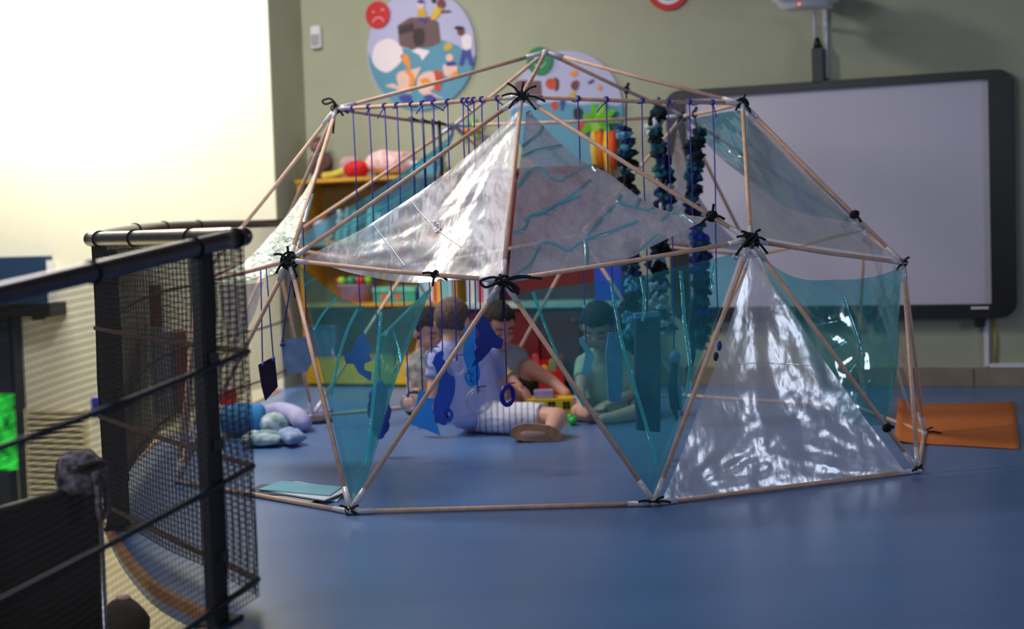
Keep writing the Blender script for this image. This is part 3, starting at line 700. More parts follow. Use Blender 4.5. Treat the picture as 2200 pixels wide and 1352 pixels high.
class Film:
    def __init__(s, name, label, A, B, C_, eAB, eBC, eCA, material, n=44, amp=.012, wsc=7.0, seed=1, partname='sheet'):
        c = (A+B+C_)/3; low = min((A, B, C_), key=lambda v: v.z)
        s.root = empty(name, low, label, 'plastic sheet', None)
        s.sheet = obj(partname, tri_patch(A, B, C_, eAB, eBC, eCA, n, amp, wsc, seed), material, s.root)
        bpy.context.view_layer.update()
        me = s.sheet.data; mw = s.sheet.matrix_world
        s.bvh = BVHTree.FromPolygons([mw @ v.co for v in me.vertices], [tuple(p.vertices) for p in me.polygons])
        s.pl = (A, (B-A).cross(C_-A).normalized())
    def hit(s, x, y, off=.003):
        d = ray(x, y).normalized(); h = s.bvh.ray_cast(CAM, d)
        if h[0] is None:
            return None
        return h[0]-d*off
    def stripe(s, px, width, material, name='seam', rr=None):
        run = []; 
        pts = [(q.x, q.y) for q in spline([(p[0], p[1], 0) for p in px], 8)]
        for x, y in pts:
            h = s.hit(x, y)
            if h is not None: run.append(h)
        if len(run) < 3: return
        b = NB(); pv = None
        for i, q in enumerate(run):
            t = (run[min(i+1, len(run)-1)]-run[max(i-1, 0)]).normalized(); sd = t.cross(fw).normalized()*width/2
            if rr: pass
            a = b.verts.new(q-sd); m = b.verts.new(q-fw*(width*.3)); c = b.verts.new(q+sd)
            if pv: b.faces.new((pv[0], pv[1], m, a)); b.faces.new((pv[1], pv[2], c, m))
            pv = (a, m, c)
        obj(name, b, material, s.root)
    def eyelet(s, x, y):
        h = s.hit(x, y, .004)
        if h is None: return
        b = NB(); tube(b, [h+(rt*math.cos(t*PI/6)+up*math.sin(t*PI/6))*.008 for t in range(12)], .003, 6, closed=True); obj('eyelet', b, M_chrome, s.root)
N_ = NODE
def inset(p, q, d=.03): return p+(q-p).normalized()*d
def toward(p, px, dep=None): return PD(px[0], px[1], dep or DEP(p))
# upper front left: clear sheet
f1 = Film('clear_sheet', 'clear crinkled plastic sheet on the upper front left dome triangle',
          toward(N_['A2'], (1112, 238)), toward(N_['M1'], (650, 555)), toward(N_['P2'], (1084, 600)),
          [(1010, 330), (900, 414), (780, 490)], [(760, 588), (870, 607), (960, 604)], [(1093, 480), (1102, 350)], M_clearsmooth, 56, .012, 5.5, 3)
f1.stripe([(798, 480), (830, 520), (868, 570)], .004, M_clearfilm, 'crease_line'); f1.stripe([(880, 430), (930, 486), (990, 530)], .004, M_clearfilm, 'crease_line')
b = NB(); h = [f1.hit(*p) for p in ((925, 478), (940, 470), (948, 492), (935, 500))]
if all(h): plate(b, h, -fw*.001); obj('tape_patch', b, M_milkfilm, f1.root, False)
# upper front right: milky sheet with teal drawing
f2 = Film('milky_sheet', 'milky plastic sheet with teal drawn lines, upper front right of dome',
          toward(N_['A2'], (1132, 236)), toward(N_['P2'], (1092, 600)), toward(TIE['t2'], (1526, 468)),
          [(1120, 330), (1104, 470)], [(1190, 592), (1330, 562), (1410, 525)], [(1410, 446), (1312, 376), (1240, 338)], M_milkfilm, 56, .014, 6.5, 5)
for ln_ in ([(1174, 249), (1159, 284), (1128, 311), (1117, 318)], [(1115, 341), (1152, 324), (1221, 308), (1222, 284), (1211, 280), (1208, 300), (1219, 306)],
            [(1110, 405), (1134, 374), (1159, 361), (1183, 384), (1211, 386), (1262, 358), (1280, 368)], [(1126, 476), (1140, 464), (1183, 448), (1236, 414), (1270, 386)],
            [(1100, 499), (1123, 495), (1139, 467), (1177, 456), (1202, 440), (1250, 420)], [(1322, 440), (1290, 474), (1262, 508)], [(1371, 475), (1305, 501), (1256, 516)],
            [(1108, 592), (1136, 571), (1161, 527), (1185, 523), (1218, 538), (1235, 533), (1254, 518)], [(1256, 516), (1260, 534), (1260, 570)], [(1417, 503), (1386, 530), (1352, 562)],
            [(1420, 478), (1442, 458), (1461, 460), (1503, 490)], [(1337, 418), (1329, 435), (1366, 447), (1395, 452), (1404, 446)], [(1366, 447), (1372, 432), (1376, 426)]):
    f2.stripe(ln_, .0125, M_tealline, 'drawn_line')
f2.eyelet(1136, 244)
# lower front left: teal sheet
f3 = Film('teal_sheet', 'see-through teal plastic sheet with seams, lower front left of dome',
          toward(N_['M1'], (645, 572)), toward(N_['C2L'], (760, 1090)), toward(TIE['t1'], (930, 613)),
          [(668, 690), (704, 860), (738, 1010)], [(795, 1010), (850, 820), (888, 720)], [(880, 655), (800, 662), (722, 634), (676, 596)], M_tealfilm, 44, .010, 5, 7)
for ln_, w_ in (([(679, 600), (664, 606), (650, 618)], .006), ([(722, 640), (690, 680), (668, 722)], .008), ([(769, 664), (751, 698), (729, 764), (711, 850)], .010),
                ([(819, 670), (812, 749), (804, 837), (796, 920), (786, 1000)], .012), ([(844, 711), (860, 764), (862, 800)], .010), ([(926, 622), (880, 664), (820, 722)], .010)):
    f3.stripe(ln_, w_, M_tealtape, 'seam')
_d = .02
fl_ = tri_patch(PD(928, 614, DEP(TIE['t1'])-_d), PD(818, 724, DEP(N_['M1'])*.5+DEP(N_['P2'])*.5-_d), PD(792, 1004, DEP(N_['C2L'])-_d+.02), [(880, 664)], [(806, 850)], [(850, 820), (888, 720)], 24, .008, 6, 41)
obj('folded_flap', fl_, M_tealfilm, f3.root)
# lower front middle: teal sheet
f4 = Film('teal_sheet', 'large see-through teal sheet across the lower front middle of dome',
          toward(N_['P2'], (1106, 628)), toward(N_['C2R'], (1398, 1070)), toward(N_['M2'], (1592, 542)),
          [(1190, 776), (1300, 940)], [(1432, 990), (1480, 840), (1540, 690)], [(1480, 568), (1380, 592), (1230, 612)], M_tealfilm, 44, .010, 4.5, 9)
for ln_, w_ in (([(1143, 622), (1170, 696), (1216, 806), (1256, 874)], .011), ([(1314, 612), (1334, 726), (1361, 824), (1389, 917), (1412, 1000)], .012),
                ([(1462, 582), (1467, 640), (1471, 700), (1482, 780), (1478, 836)], .012), ([(1536, 566), (1530, 590), (1526, 620)], .008), ([(1376, 590), (1384, 640), (1380, 690)], .010)):
    f4.stripe(ln_, w_, M_tealtape, 'seam')
f4.eyelet(1110, 640); f4.eyelet(1580, 552)
# right: big clear sheet to the floor
f5 = Film('clear_sheet', 'clear shiny plastic sheet reaching the floor at right front of dome',
          toward(N_['M2'], (1616, 546)), toward(N_['C2R'], (1424, 1072)), toward(N_['C3L'], (1950, 1022)),
          [(1552, 740), (1478, 940)], [(1560, 1064), (1700, 1050), (1830, 1040)], [(1860, 900), (1760, 760)], M_clearfilm, 64, .020, 6, 12)
f5.stripe([(1560, 786), (1640, 780), (1750, 786)], .004, M_clearfilm, 'crease_line')
# right: teal sheet tied to the rod
f6 = Film('teal_sheet', 'bright teal crumpled sheet hanging at the right side of dome',
          toward(N_['M2'], (1628, 546)), toward(TIE['t3'], (1902, 914), DEP(TIE['t3'])+.03), toward(N_['P3'], (1936, 574)),
          [(1690, 690), (1760, 830), (1820, 905)], [(1925, 800), (1932, 690)], [(1880, 594), (1800, 602), (1710, 596)], M_tealfilm, 48, .030, 6, 15)
for ln_ in ([(1742, 700), (1800, 690)], [(1780, 752), (1815, 735), (1822, 730)], [(1824, 800), (1846, 770)], [(1850, 840), (1878, 804)], [(1900, 900), (1912, 850), (1918, 800)], [(1812, 640), (1840, 720), (1850, 760)]):
    f6.stripe(ln_ if len(ln_) > 2 else [ln_[0], ((ln_[0][0]+ln_[1][0])/2, (ln_[0][1]+ln_[1][1])/2), ln_[1]], .008, M_tealtape, 'seam')
# upper right clear
f7 = Film('clear_sheet', 'clear plastic sheet on the upper right dome triangle before the whiteboard',
          toward(N_['A3'], (1606, 244)), toward(N_['M2'], (1618, 506)), toward(N_['P3'], (1916, 552)),
          [(1606, 380)], [(1720, 524), (1830, 540)], [(1842, 490), (1760, 400), (1690, 320)], M_clearfilm, 44, .014, 6, 18)
f8 = Film('teal_sheet', 'teal sheet stretched behind the upper right of dome near the whiteboard frame',
          toward(N_['A4'], (1484, 256)), toward(N_['A3'], (1592, 236)), toward(N_['M3'], (1838, 478)),
          [(1540, 244)], [(1670, 318), (1750, 396)], [(1700, 450), (1600, 380), (1530, 322)], M_tealfilm, 36, .012, 6, 20)
f8.stripe([(1500, 270), (1560, 320), (1600, 340)], .007, M_tealtape); f8.stripe([(1580, 250), (1570, 290), (1590, 330)], .007, M_tealtape)
f9 = Film('grey_sheet', 'greyish clear sheet at the rear right of dome before the whiteboard',
          toward(N_['A4'], (1456, 276)), toward(N_['M4'], (1262, 500)), toward(N_['P4'], (1600, 540)),
          [(1420, 380)], [(1400, 520), (1500, 530)], [(1500, 420)], M_milkfilm, 30, .010, 5, 22)
f10 = Film('pale_teal_sheet', 'pale streaked teal sheet on the upper left side of dome',
           toward(N_['A1'], (718, 256)), toward(N_['P1'], (440, 606)), toward(N_['M1'], (632, 560)),
           [(662, 400), (584, 500), (520, 566)], [(520, 606), (580, 592)], [(664, 440), (690, 340)],
           film_mat('pale_teal_film', (.70, .90, .92, 1), (.70, .95, .97, 1), .72, gloss=2.5, rough=.15, bump=.6, bscale=14, streak=(1, 1, 3)), 40, .016, 7, 25)
f10.stripe([(716, 266), (690, 356), (660, 452), (640, 540)], .016, M_tealline, 'edge_band')
f11 = Film('teal_sheet', 'long teal sheet at the rear left of dome before the bookcase',
           toward(N_['A0'], (978, 284)), toward(N_['M0'], (612, 528)), toward(N_['P0'], (876, 566)),
           [(830, 396), (700, 470)], [(740, 536), (810, 560)], [(915, 440)], M_tealfilm, 32, .008, 5, 28)
f11.stripe([(960, 310), (860, 376), (720, 456), (650, 492)], .012, M_tealtape); f11.stripe([(900, 400), (820, 446), (720, 498)], .010, M_tealtape)
f12 = Film('pink_blue_sheet', 'small pale pink and blue sheet at the dome left beside railing',
           toward(N_['P1'], (470, 614)), PD(566, 606, DEP(N_['M1'])+.3), PD(500, 760, DEP(N_['P1'])),
           [(520, 612)], [(545, 680)], [(480, 690)], film_mat('pinkish_film', (.82, .80, .90, 1), (.74, .70, .86, 1), .5, gloss=.8, rough=.2), 20, .010, 6, 30)
f13 = Film('clear_sheet', 'narrow clear sheet seen edge-on at the far right of dome',
           toward(N_['P3'], (1934, 580)), toward(N_['C3R'], (1966, 906)), toward(N_['M3'], (1838, 508)),
           [(1930, 700), (1928, 800), (1948, 868)], [], [], M_clearfilm, 26, .012, 6, 33)

# ============================================================ HANGING CORDS AND ORNAMENTS
def cord_top(a, c, px):
    v = on_rod(a, c, px); return v
def cord_mesh(top, bot, r=.0028):
    b = NB(); k = [top.lerp(bot, t)+rt*.003*math.sin(t*7+top.x*9) for t in (0, .2, .4, .6, .8, 1)]
    k[0] = top-ZV*.007; tube(b, k, r, 6)
    return b
def cord_knot(b, top, a, c, seed, tail=True):
    rnd = random.Random(seed); p, q = NODE[a], NODE[c]; t = (q-p).normalized(); x = t.orthogonal().normalized(); y = t.cross(x)
    for o_ in (-.003, .003):
        tube(b, [top+t*o_+(x*math.cos(k*PI/5)+y*math.sin(k*PI/5))*.0095 for k in range(10)], .0028, 6, closed=True)
    if tail:
        dx = rnd.choice((-1, 1))*rnd.uniform(.01, .04); dz = rnd.uniform(-.06, .008)
        tube(b, spline([top-ZV*.01-fw*.008, top+rt*dx*.5-ZV*.012-fw*.012+ZV*dz*.3, top+rt*dx+ZV*dz-fw*.01], 4), .0026, 6)
def hang(name, label, cat, a, c, px, ybot, seed, group=None, tail=True):
    top = on_rod(a, c, px); Y = top.y
    # straight down to the pixel row ybot
    lo, hi = -.2, top.z
    for _ in range(40):
        m_ = (lo+hi)/2; q = Vector((top.x, top.y, m_))
        if PIX(q)[1] > ybot: lo = m_
        else: hi = m_
    bot = Vector((top.x, top.y, max((lo+hi)/2, .02)))
    root = empty(name, bot, label, cat, group)
    obj('cord', cord_mesh(top, bot), M_cord, root)
    b = NB(); cord_knot(b, top, a, c, seed, tail); obj('knot', b, M_cord, root)
    return root, bot
def flatshape(name, px, Y, material, root, th=.004, sm=True, yaw=0.0, k=4):
    pts = px if not sm else [(q.x, q.y) for q in spline([(p[0], p[1], 0) for p in px], k, True)]
    P = [PY(x, y, Y) for x, y in pts]
    c = sum(P, Vector((0, 0, 0)))/len(P)
    if yaw: P = [c+Matrix.Rotation(yaw, 3, 'Z') @ (p-c) for p in P]
    b = NB(); plate(b, P, Matrix.Rotation(yaw, 3, 'Z') @ Vector((0, th, 0))); return obj(name, b, material, root, False)
def shift(px, dx, dy=0): return [(x+dx, y+dy) for x, y in px]
ORD = ['first', 'second', 'third', 'fourth', 'fifth', 'sixth', 'seventh', 'eighth', 'ninth', 'tenth', 'eleventh', 'twelfth', 'thirteenth', 'fourteenth', 'fifteenth', 'sixteenth', 'seventeenth', 'eighteenth']
# left run on rod A1-A2 (top pixel x of each cord)
g = 'ornaments hung from the front upper left rod'
r_, bt = hang('hanging_fish', 'blue foam fish on the leftmost cord, behind teal sheet', 'ornament', 'A1', 'A2', 758, 716, 1, g)
x0 = PIX(bt)[0]-784
flatshape('fish_body', shift([(742, 764), (760, 751), (771, 726), (784, 713), (793, 729), (795, 744), (806, 744), (795, 760), (802, 775), (786, 782), (786, 795), (802, 800), (800, 820), (773, 802), (762, 782), (746, 782)], x0+4), bt.y, M_royal, r_, sm=False)
r_, bt = hang('hanging_bundle', 'crumpled blue fabric bundle on a cord behind the teal sheet', 'ornament', 'A1', 'A2', 792, 815, 2, g)
x0 = PIX(bt)[0]; b = NB(); c = PY(x0, 880, bt.y)
for v in ball(b, c, 1, 4, (.042, .036, .118)):
    k = noise.noise(v.co*26)+.5*noise.noise(v.co*60); v.co += (v.co-c).normalized()*.014*k
obj('fabric_bundle', b, mat('blue_satin', S(66, 84, 190), .5, col2=S(34, 46, 120), scale=30), r_)
hang('bare_hanging_string', 'bare blue cord, third from the left on the front upper left rod', 'cord', 'A1', 'A2', 826, 800, 3, g)
def ring_orn(a, c, px, cy, rx, ry, label, material, seed, tilt, grp, rad=.0065):
    r_, bt = hang('hanging_ring', label, 'ornament', a, c, px, cy-ry*.96, seed, grp)
    x, _ = PIX(bt); cc = PY(x, cy, bt.y); sc = DEP(cc)/F; b = NB()
    X = Matrix.Rotation(tilt, 3, 'Z') @ Vector((1, 0, 0))
    R0 = ry*sc
    tube(b, [cc+(X*math.cos(t*PI/14)+ZV*math.sin(t*PI/14))*R0 for t in range(28)], rad, 8, closed=True); obj('ring', b, material, r_)
    b = NB(); tube(b, [Vector(bt)+(Vector((0, 1, 0))*math.cos(t*PI/5)+ZV*math.sin(t*PI/5))*(rad+.003) for t in range(10)], .0026, 6, closed=True)
    tube(b, [Vector(bt)+ZV*.01, Vector(bt)+ZV*.014+rt*.03], .0024, 6); obj('loop_knot', b, M_cord, r_)
    return r_
ring_orn('A1', 'A2', 853, 866, 14, 16, 'small clear plastic ring hanging left of the pale blue dragon', M_ring, 4, .5, g, .005)
r_, bt = hang('hanging_dragon', 'bright sky-blue jagged foam dragon low beside the left front rod', 'ornament', 'A1', 'A2', 884, 840, 5, g)
x0 = PIX(bt)[0]-910
flatshape('dragon_body', shift([(905, 836), (914, 844), (919, 855), (938, 856), (930, 878), (941, 887), (935, 903), (944, 918), (950, 937), (922, 925), (883, 911), (894, 884), (899, 858)], x0), bt.y, M_bluefoam, r_, sm=False)
ring_orn('A1', 'A2', 908, 772, 15, 20, 'clear ring on the cord left of the child with lilac shirt', M_ring, 6, .9, g)
r_, bt = hang('hanging_seahorse', 'dark royal blue seahorse hanging in front of the lilac shirt', 'ornament', 'A1', 'A2', 932, 756, 7, g)
x0 = PIX(bt)[0]-957
cl = [(957, 756), (948, 772), (956, 792), (966, 814), (964, 844), (956, 868), (954, 888), (960, 902), (972, 902), (977, 890), (970, 881), (963, 888), (967, 893)]
spts = [(q.x+x0, q.y) for q in spline([(p[0], p[1], 0) for p in cl], 5)]; n_ = len(spts)
b = NB(); stroke_plate(b, spts, [7+30*math.sin(min(1, i/(n_*.66))*PI*.95)**.8 if i < n_*.62 else 9-4*(i/n_-.62)/.38 for i in range(n_)], lambda x, y: PY(x, y, bt.y), Vector((0, .004, 0))); obj('seahorse_body', b, M_royal, r_, False)
flatshape('snout', shift([(952, 764), (934, 778), (938, 786), (956, 780)], x0), bt.y-.0002, M_royal, r_, sm=False)
ring_orn('A1', 'A2', 962, 788, 18, 19, 'clear ring with knotted cord in front of the lilac shirt middle', M_ring, 8, .2, g)
r_, bt = hang('hanging_seahorse', 'bright blue seahorse with curled tail hanging left of dark fish', 'ornament', 'A1', 'A2', 995, 690, 9, g)
x0 = PIX(bt)[0]-1020
cl = [(1026, 688), (1026, 706), (1018, 736), (1017, 762), (1023, 784), (1028, 806), (1023, 822), (1013, 819), (1010, 806), (1018, 799), (1022, 808), (1017, 812)]
spts = [(q.x+x0, q.y) for q in spline([(p[0], p[1], 0) for p in cl], 5)]; n_ = len(spts)
b = NB(); stroke_plate(b, spts, [10+17*math.sin(min(1, i/(n_*.6))*PI*.92) if i < n_*.6 else 9-3*(i/n_-.6)/.4 for i in range(n_)], lambda x, y: PY(x, y, bt.y), Vector((0, .004, 0))); obj('seahorse_body', b, M_bluefoam, r_, False)
flatshape('snout', shift([(1030, 698), (1006, 706), (1000, 712), (1012, 716), (1030, 714)], x0), bt.y-.0002, M_bluefoam, r_, sm=False)
r_, bt = hang('hanging_fish', 'dark blue foam fish hanging before the dark-haired child', 'ornament', 'A1', 'A2', 1017, 676, 10, g)
x0 = PIX(bt)[0]-1040
flatshape('fish_body', shift([(1037, 675), (1049, 681), (1057, 691), (1064, 706), (1073, 720), (1088, 730), (1084, 749), (1075, 750), (1064, 747), (1057, 757), (1042, 774), (1018, 791), (1028, 770), (1024, 757), (1033, 745), (1026, 735), (1035, 720), (1029, 703)], x0), bt.y+.004, mat('deep_blue_foam', S(24, 48, 150), .6), r_, sm=False)
ring_orn('A1', 'A2', 1006, 862, 22, 25, 'large clear ring hanging lowest in front of lilac shirt', M_ring, 11, .25, g, .0075)
ring_orn('A1', 'A2', 1070, 850, 12, 20, 'solid blue ring hanging beside the white shorts', mat('blue_rubber', S(30, 36, 168), .35), 12, .95, g, .009)
hang('bare_hanging_string', 'bare blue cord, second from the right on the front upper left rod', 'cord', 'A1', 'A2', 1035, 600, 13, g)
# right run on rod A2-A3
g = 'ornaments hung from the front upper right rod'
r_, bt = hang('hanging_fish_tag', 'pale blue folded fish tag on cord behind the middle teal sheet', 'ornament', 'A2', 'A3', 1240, 736, 31, g)
x0 = PIX(bt)[0]-1254
flatshape('fish_tag', shift([(1240, 728), (1250, 722), (1256, 736), (1262, 746), (1274, 766), (1268, 784), (1262, 806), (1246, 804), (1252, 776), (1254, 756), (1242, 740)], x0), bt.y, mat('pale_blue_card', S(170, 210, 226), .6), r_, sm=False)
b = NB(); ball(b, PY(PIX(bt)[0]-2, 660, bt.y-.004), .0075); obj('bead', b, M_whitep, r_)
def strip(name, px, Y, material, root, yaw=.2, th=.012):
    o = flatshape(name, px, Y, material, root, th=th, sm=False, yaw=yaw)
    return o
r_, bt = hang('hanging_pouch', 'light teal cloth pouch hanging behind middle teal sheet', 'ornament', 'A2', 'A3', 1303, 716, 32, g)
x0 = PIX(bt)[0]-1306
strip('pouch', shift([(1296, 716), (1318, 714), (1326, 735), (1327, 830), (1322, 868), (1296, 862), (1290, 760)], x0), bt.y, M_denim, r_)
r_, bt = hang('hanging_jeans_leg', 'long dark denim trouser leg hanging behind middle teal sheet', 'ornament', 'A2', 'A3', 1380, 676, 33, g)
x0 = PIX(bt)[0]-1391
strip('denim_leg', shift([(1365, 680), (1416, 676), (1420, 760), (1418, 930), (1368, 924), (1364, 800)], x0), bt.y, M_denimd, r_, th=.03)
flatshape('waistband', shift([(1363, 674), (1417, 670), (1418, 680), (1364, 685)], x0), bt.y-.006, M_denim, r_, sm=False, yaw=.2, th=.04)
r_, bt = hang('hanging_tassel', 'dark blue fabric tassel near right edge of middle teal sheet', 'ornament', 'A2', 'A3', 1435, 752, 34, g)
x, _ = PIX(bt); b = NB(); ball(b, PY(x, 768, bt.y), .022, 2, (1, .8, 1.1)); obj('tassel_head', b, M_denim, r_)
for i in range(5):
    b = NB(); dx = (i-2)*5; tube(b, [PY(x+dx*.4, 772, bt.y+.004*i), PY(x+dx*.9-2, 830, bt.y), PY(x+dx+4, 880+12*(i % 3), bt.y+.006*i)], [.008, .011, .006], 6); obj('fabric_strip', b, (M_denimd, M_denim)[i == 4], r_)
r_, bt = hang('hanging_ribbon', 'dark blue knotted ribbon right of the fabric tassel', 'ornament', 'A2', 'A3', 1482, 640, 35, g)
x, _ = PIX(bt); b = NB(); tube(b, spline([PY(x, 640, bt.y), PY(x-8, 700, bt.y), PY(x-4, 760, bt.y), PY(x-16, 800, bt.y)], 4), [.012]*13, 6); obj('ribbon', b, M_denimd, r_)
r_, bt = hang('hanging_shell', 'rightmost cord with purple and pink knotted charm beside clear sheet', 'ornament', 'A2', 'A3', 1530, 700, 36, g)
x, _ = PIX(bt)
for i, (dx, dy, s_, mt) in enumerate([(0, 4, .016, M_cord), (-6, 24, .012, mat('pale_pink_cloth', S(214, 190, 214), .8)), (2, 44, .014, M_cord), (-5, 66, .014, M_denimd)]):
    b = NB(); ball(b, PY(x+dx, 700+dy, bt.y), s_, 2, (.8, .8, 1.3))
    for v in b.verts: v.co += Vector((1, 1, 1))*.003*noise.noise(v.co*70)
    obj('charm_bead', b, mt, r_)
# felt squares on the left, tied to the rod P1-M1 and to M1-C1R
def square(label, tops, px, Y, material, th=.006, yaw=0.0):
    root = empty('hanging_square', PY(sum(p[0] for p in px)/len(px), max(p[1] for p in px), Y), label, 'ornament', 'cloth squares on the left side of the dome')
    o = flatshape('cloth', px, Y, material, root, th=th, sm=False, yaw=yaw)
    for (tp, bx, by) in tops:
        b = NB(); tube(b, [tp, PY(bx, by, Y+.002)], .0026, 6); obj('cord', b, M_cord, root)
        b = NB(); ball(b, PY(bx, by+6, Y-.002), .008, 2); obj('knot', b, M_cord, root)
    return root
tp = on_rod('P1', 'M1', 560); Yp = tp.y
square('dark purple cloth square hanging from two cords at the dome left', [(tp, 564, 778), (on_rod('P1', 'M1', 572), 587, 766)], [(555, 784), (590, 766), (597, 832), (570, 862), (562, 830)], Yp, M_purple, yaw=.3)
tp = on_rod('M0', 'P1', 560)
tq = on_rod('M1', 'C2L', py=650)
Yd = N_['M1'].y+.45
square('light denim square hanging beside the left front rod of dome', [(on_rod('A1', 'M1', py=500), 606, 735), (on_rod('A1', 'M1', py=470), 660, 724)], [(601, 733), (662, 722), (670, 780), (660, 798), (618, 806), (607, 780)], N_['M1'].y+.12, M_denim, yaw=-.2)
# dark ribbons on the rear left rod
for i, (px, y1, w) in enumerate([(884, 470, .005), (908, 440, .005), (930, 420, .006), (944, 410, .009)]):
    top = on_rod('A0', 'A1', px); root = empty('hanging_ribbon', top-ZV*.4, '%s dark ribbon from the left on the rear left rod' % ORD[i], 'ribbon', 'dark ribbons on the rear left rod')
    bot = top-ZV*(.34+.05*(i % 2)); b = NB(); tube(b, [top-ZV*.008, top.lerp(bot, .5)+rt*.004, bot], w, 6); obj('ribbon', b, (M_black, M_black, M_black, M_denimd)[i], root)
    b = NB(); tube(b, [top+(Vector((0, 1, 0))*math.cos(t*PI/5)+ZV*math.sin(t*PI/5))*.011 for t in range(10)], .006, 6, closed=True); tube(b, [top-rt*.02+ZV*.004, top+ZV*.006-fw*.01, top+rt*.03-ZV*.004], .005, 6); obj('knot', b, M_black, root)
# fabric garlands
TUFTS = {}
TC = {'black': S(16, 18, 26), 'navy': S(34, 46, 110), 'teal': S(44, 112, 134), 'dteal': S(26, 70, 88), 'sky': S(120, 180, 220), 'white': S(214, 222, 232), 'royal': S(36, 60, 170)}
def tuft_mesh(cn, var):
    key = (cn, var)
    if key in TUFTS: return TUFTS[key]
    b = NB(); rnd = random.Random(hash(cn) % 97+var*13 if False else len(cn)*7+var*13)
    for v in ball(b, (0, 0, 0), .04, 3, (1, .9, .42)):
        a = math.atan2(v.co.y, v.co.x); k = .75+.35*math.sin(a*(4+var)+var)+.5*noise.noise(v.co*40+Vector((var*3, 0, 0)))
        v.co.x *= k; v.co.y *= k; v.co.z += .008*noise.noise(v.co*60)
    me = bpy.data.meshes.new('fabric_tuft'); b.to_mesh(me); b.free()
    me.materials.append(mat('tuft_'+cn, TC[cn], .95, var=.2, scale=60, bump=.4, bscale=90))
    for p in me.polygons: p.use_smooth = True
    TUFTS[key] = me; return me
def garland(label, top, L, seed, pal, sway, x_of=None, first=.05, sz=1.0):
    rnd = random.Random(seed); root = empty('fabric_garland', top-ZV*L, label, 'garland', 'fabric garlands inside the dome')
    path = [top-ZV*(L*i/12)+rt*sway*math.sin(i*.7+seed) for i in range(13)]; path[0] = top
    b = NB(); tube(b, path, .004, 6); obj('cord', b, M_denimd, root)
    b = NB(); tube(b, [top+(Vector((.7, .7, 0))*math.cos(t*PI/5)+ZV*math.sin(t*PI/5))*.012 for t in range(10)], .007, 6, closed=True)
    tube(b, [top+ZV*.005, top+ZV*.03+rt*.01], .008, 6); obj('knot', b, M_denimd, root)
    z = first
    while z < L:
        f = z/L*12; i = min(int(f), 11); p = path[i].lerp(path[i+1], f-i)
        o = bpy.data.objects.new('fabric_tuft', tuft_mesh(rnd.choice(pal), rnd.randrange(4))); COL.objects.link(o); o.parent = root
        o.matrix_parent_inverse = root.matrix_world.inverted()
        o.matrix_world = Matrix.Translation(p+rt*rnd.uniform(-.012, .012)) @ Euler((rnd.uniform(-.5, .5), rnd.uniform(-.5, .5), rnd.uniform(0, 6)), 'XYZ').to_matrix().to_4x4() @ Matrix.Scale(sz*rnd.uniform(.9, 1.3), 4)
        z += rnd.uniform(.018, .028)
    return root
pal = ['black', 'navy', 'teal', 'black', 'dteal', 'sky', 'dteal', 'white', 'navy']
garland('striped black, navy and sky fabric garland nearest the felt leaves', on_rod('T', 'A4', 1346), 1.14, 3, ['black', 'navy', 'sky', 'black', 'teal', 'dteal'], .008, first=.17)
garland('middle dark teal fabric garland between the striped and the right one', on_rod('T', 'A4', 1412), 1.02, 5, pal, .014, first=.03, sz=1.08)
gt = on_rod('A3', 'A4', 1492)
garland('rightmost black and teal fabric garland in front of the whiteboard frame', gt, 1.02, 8, ['black', 'dteal', 'teal', 'black', 'dteal', 'royal', 'navy'], .012, first=.08)

# ============================================================ FURNITURE ALONG THE BACK WALL
bs0, bs1, bd = -3.73, -2.735, .275
ztop = 1.185
z_a = WSZ(680, 523, bd)[1]; z_b = WSZ(820, 655, bd)[1]; z_c = WSZ(800, 768, bd)[1]
bk = empty('bookcase', WC((bs0+bs1)/2, .14, 0), 'golden wooden bookcase with open shelves against the green wall', 'bookcase')
def part(name, s0, s1, d0, d1, z0, z1, mt, par, bev=0.0):
    b = NB(); wbox(b, s0, s1, d0, d1, z0, z1, bev); return obj(name, b, mt, par, False)
part('side_panel', bs0, bs0+.022, .005, bd, 0, ztop, M_bookw, bk); part('side_panel', bs1-.022, bs1, .005, bd, 0, ztop, M_bookw, bk)
part('top_board', bs0-.008, bs1+.008, .005, bd+.01, ztop, ztop+.024, M_bookw, bk, .003)
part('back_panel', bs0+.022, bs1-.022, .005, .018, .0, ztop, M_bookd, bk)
for z in (z_a, z_b): part('shelf', bs0+.022, bs1-.022, .018, bd-.004, z-.01, z+.01, M_bookw, bk)
part('shelf', bs0+.022, bs1-.022, .018, bd-.004, z_c-.02, z_c, M_bookw, bk)
part('drawer_front', bs0+.022, bs1-.022, bd-.02, bd, .02, z_c-.02, mat('yellow_front', S(226, 176, 30), .5, var=.05), bk)
part('plinth', bs0+.022, bs1-.022, bd-.05, bd-.021, 0, .02, M_bookd, bk)
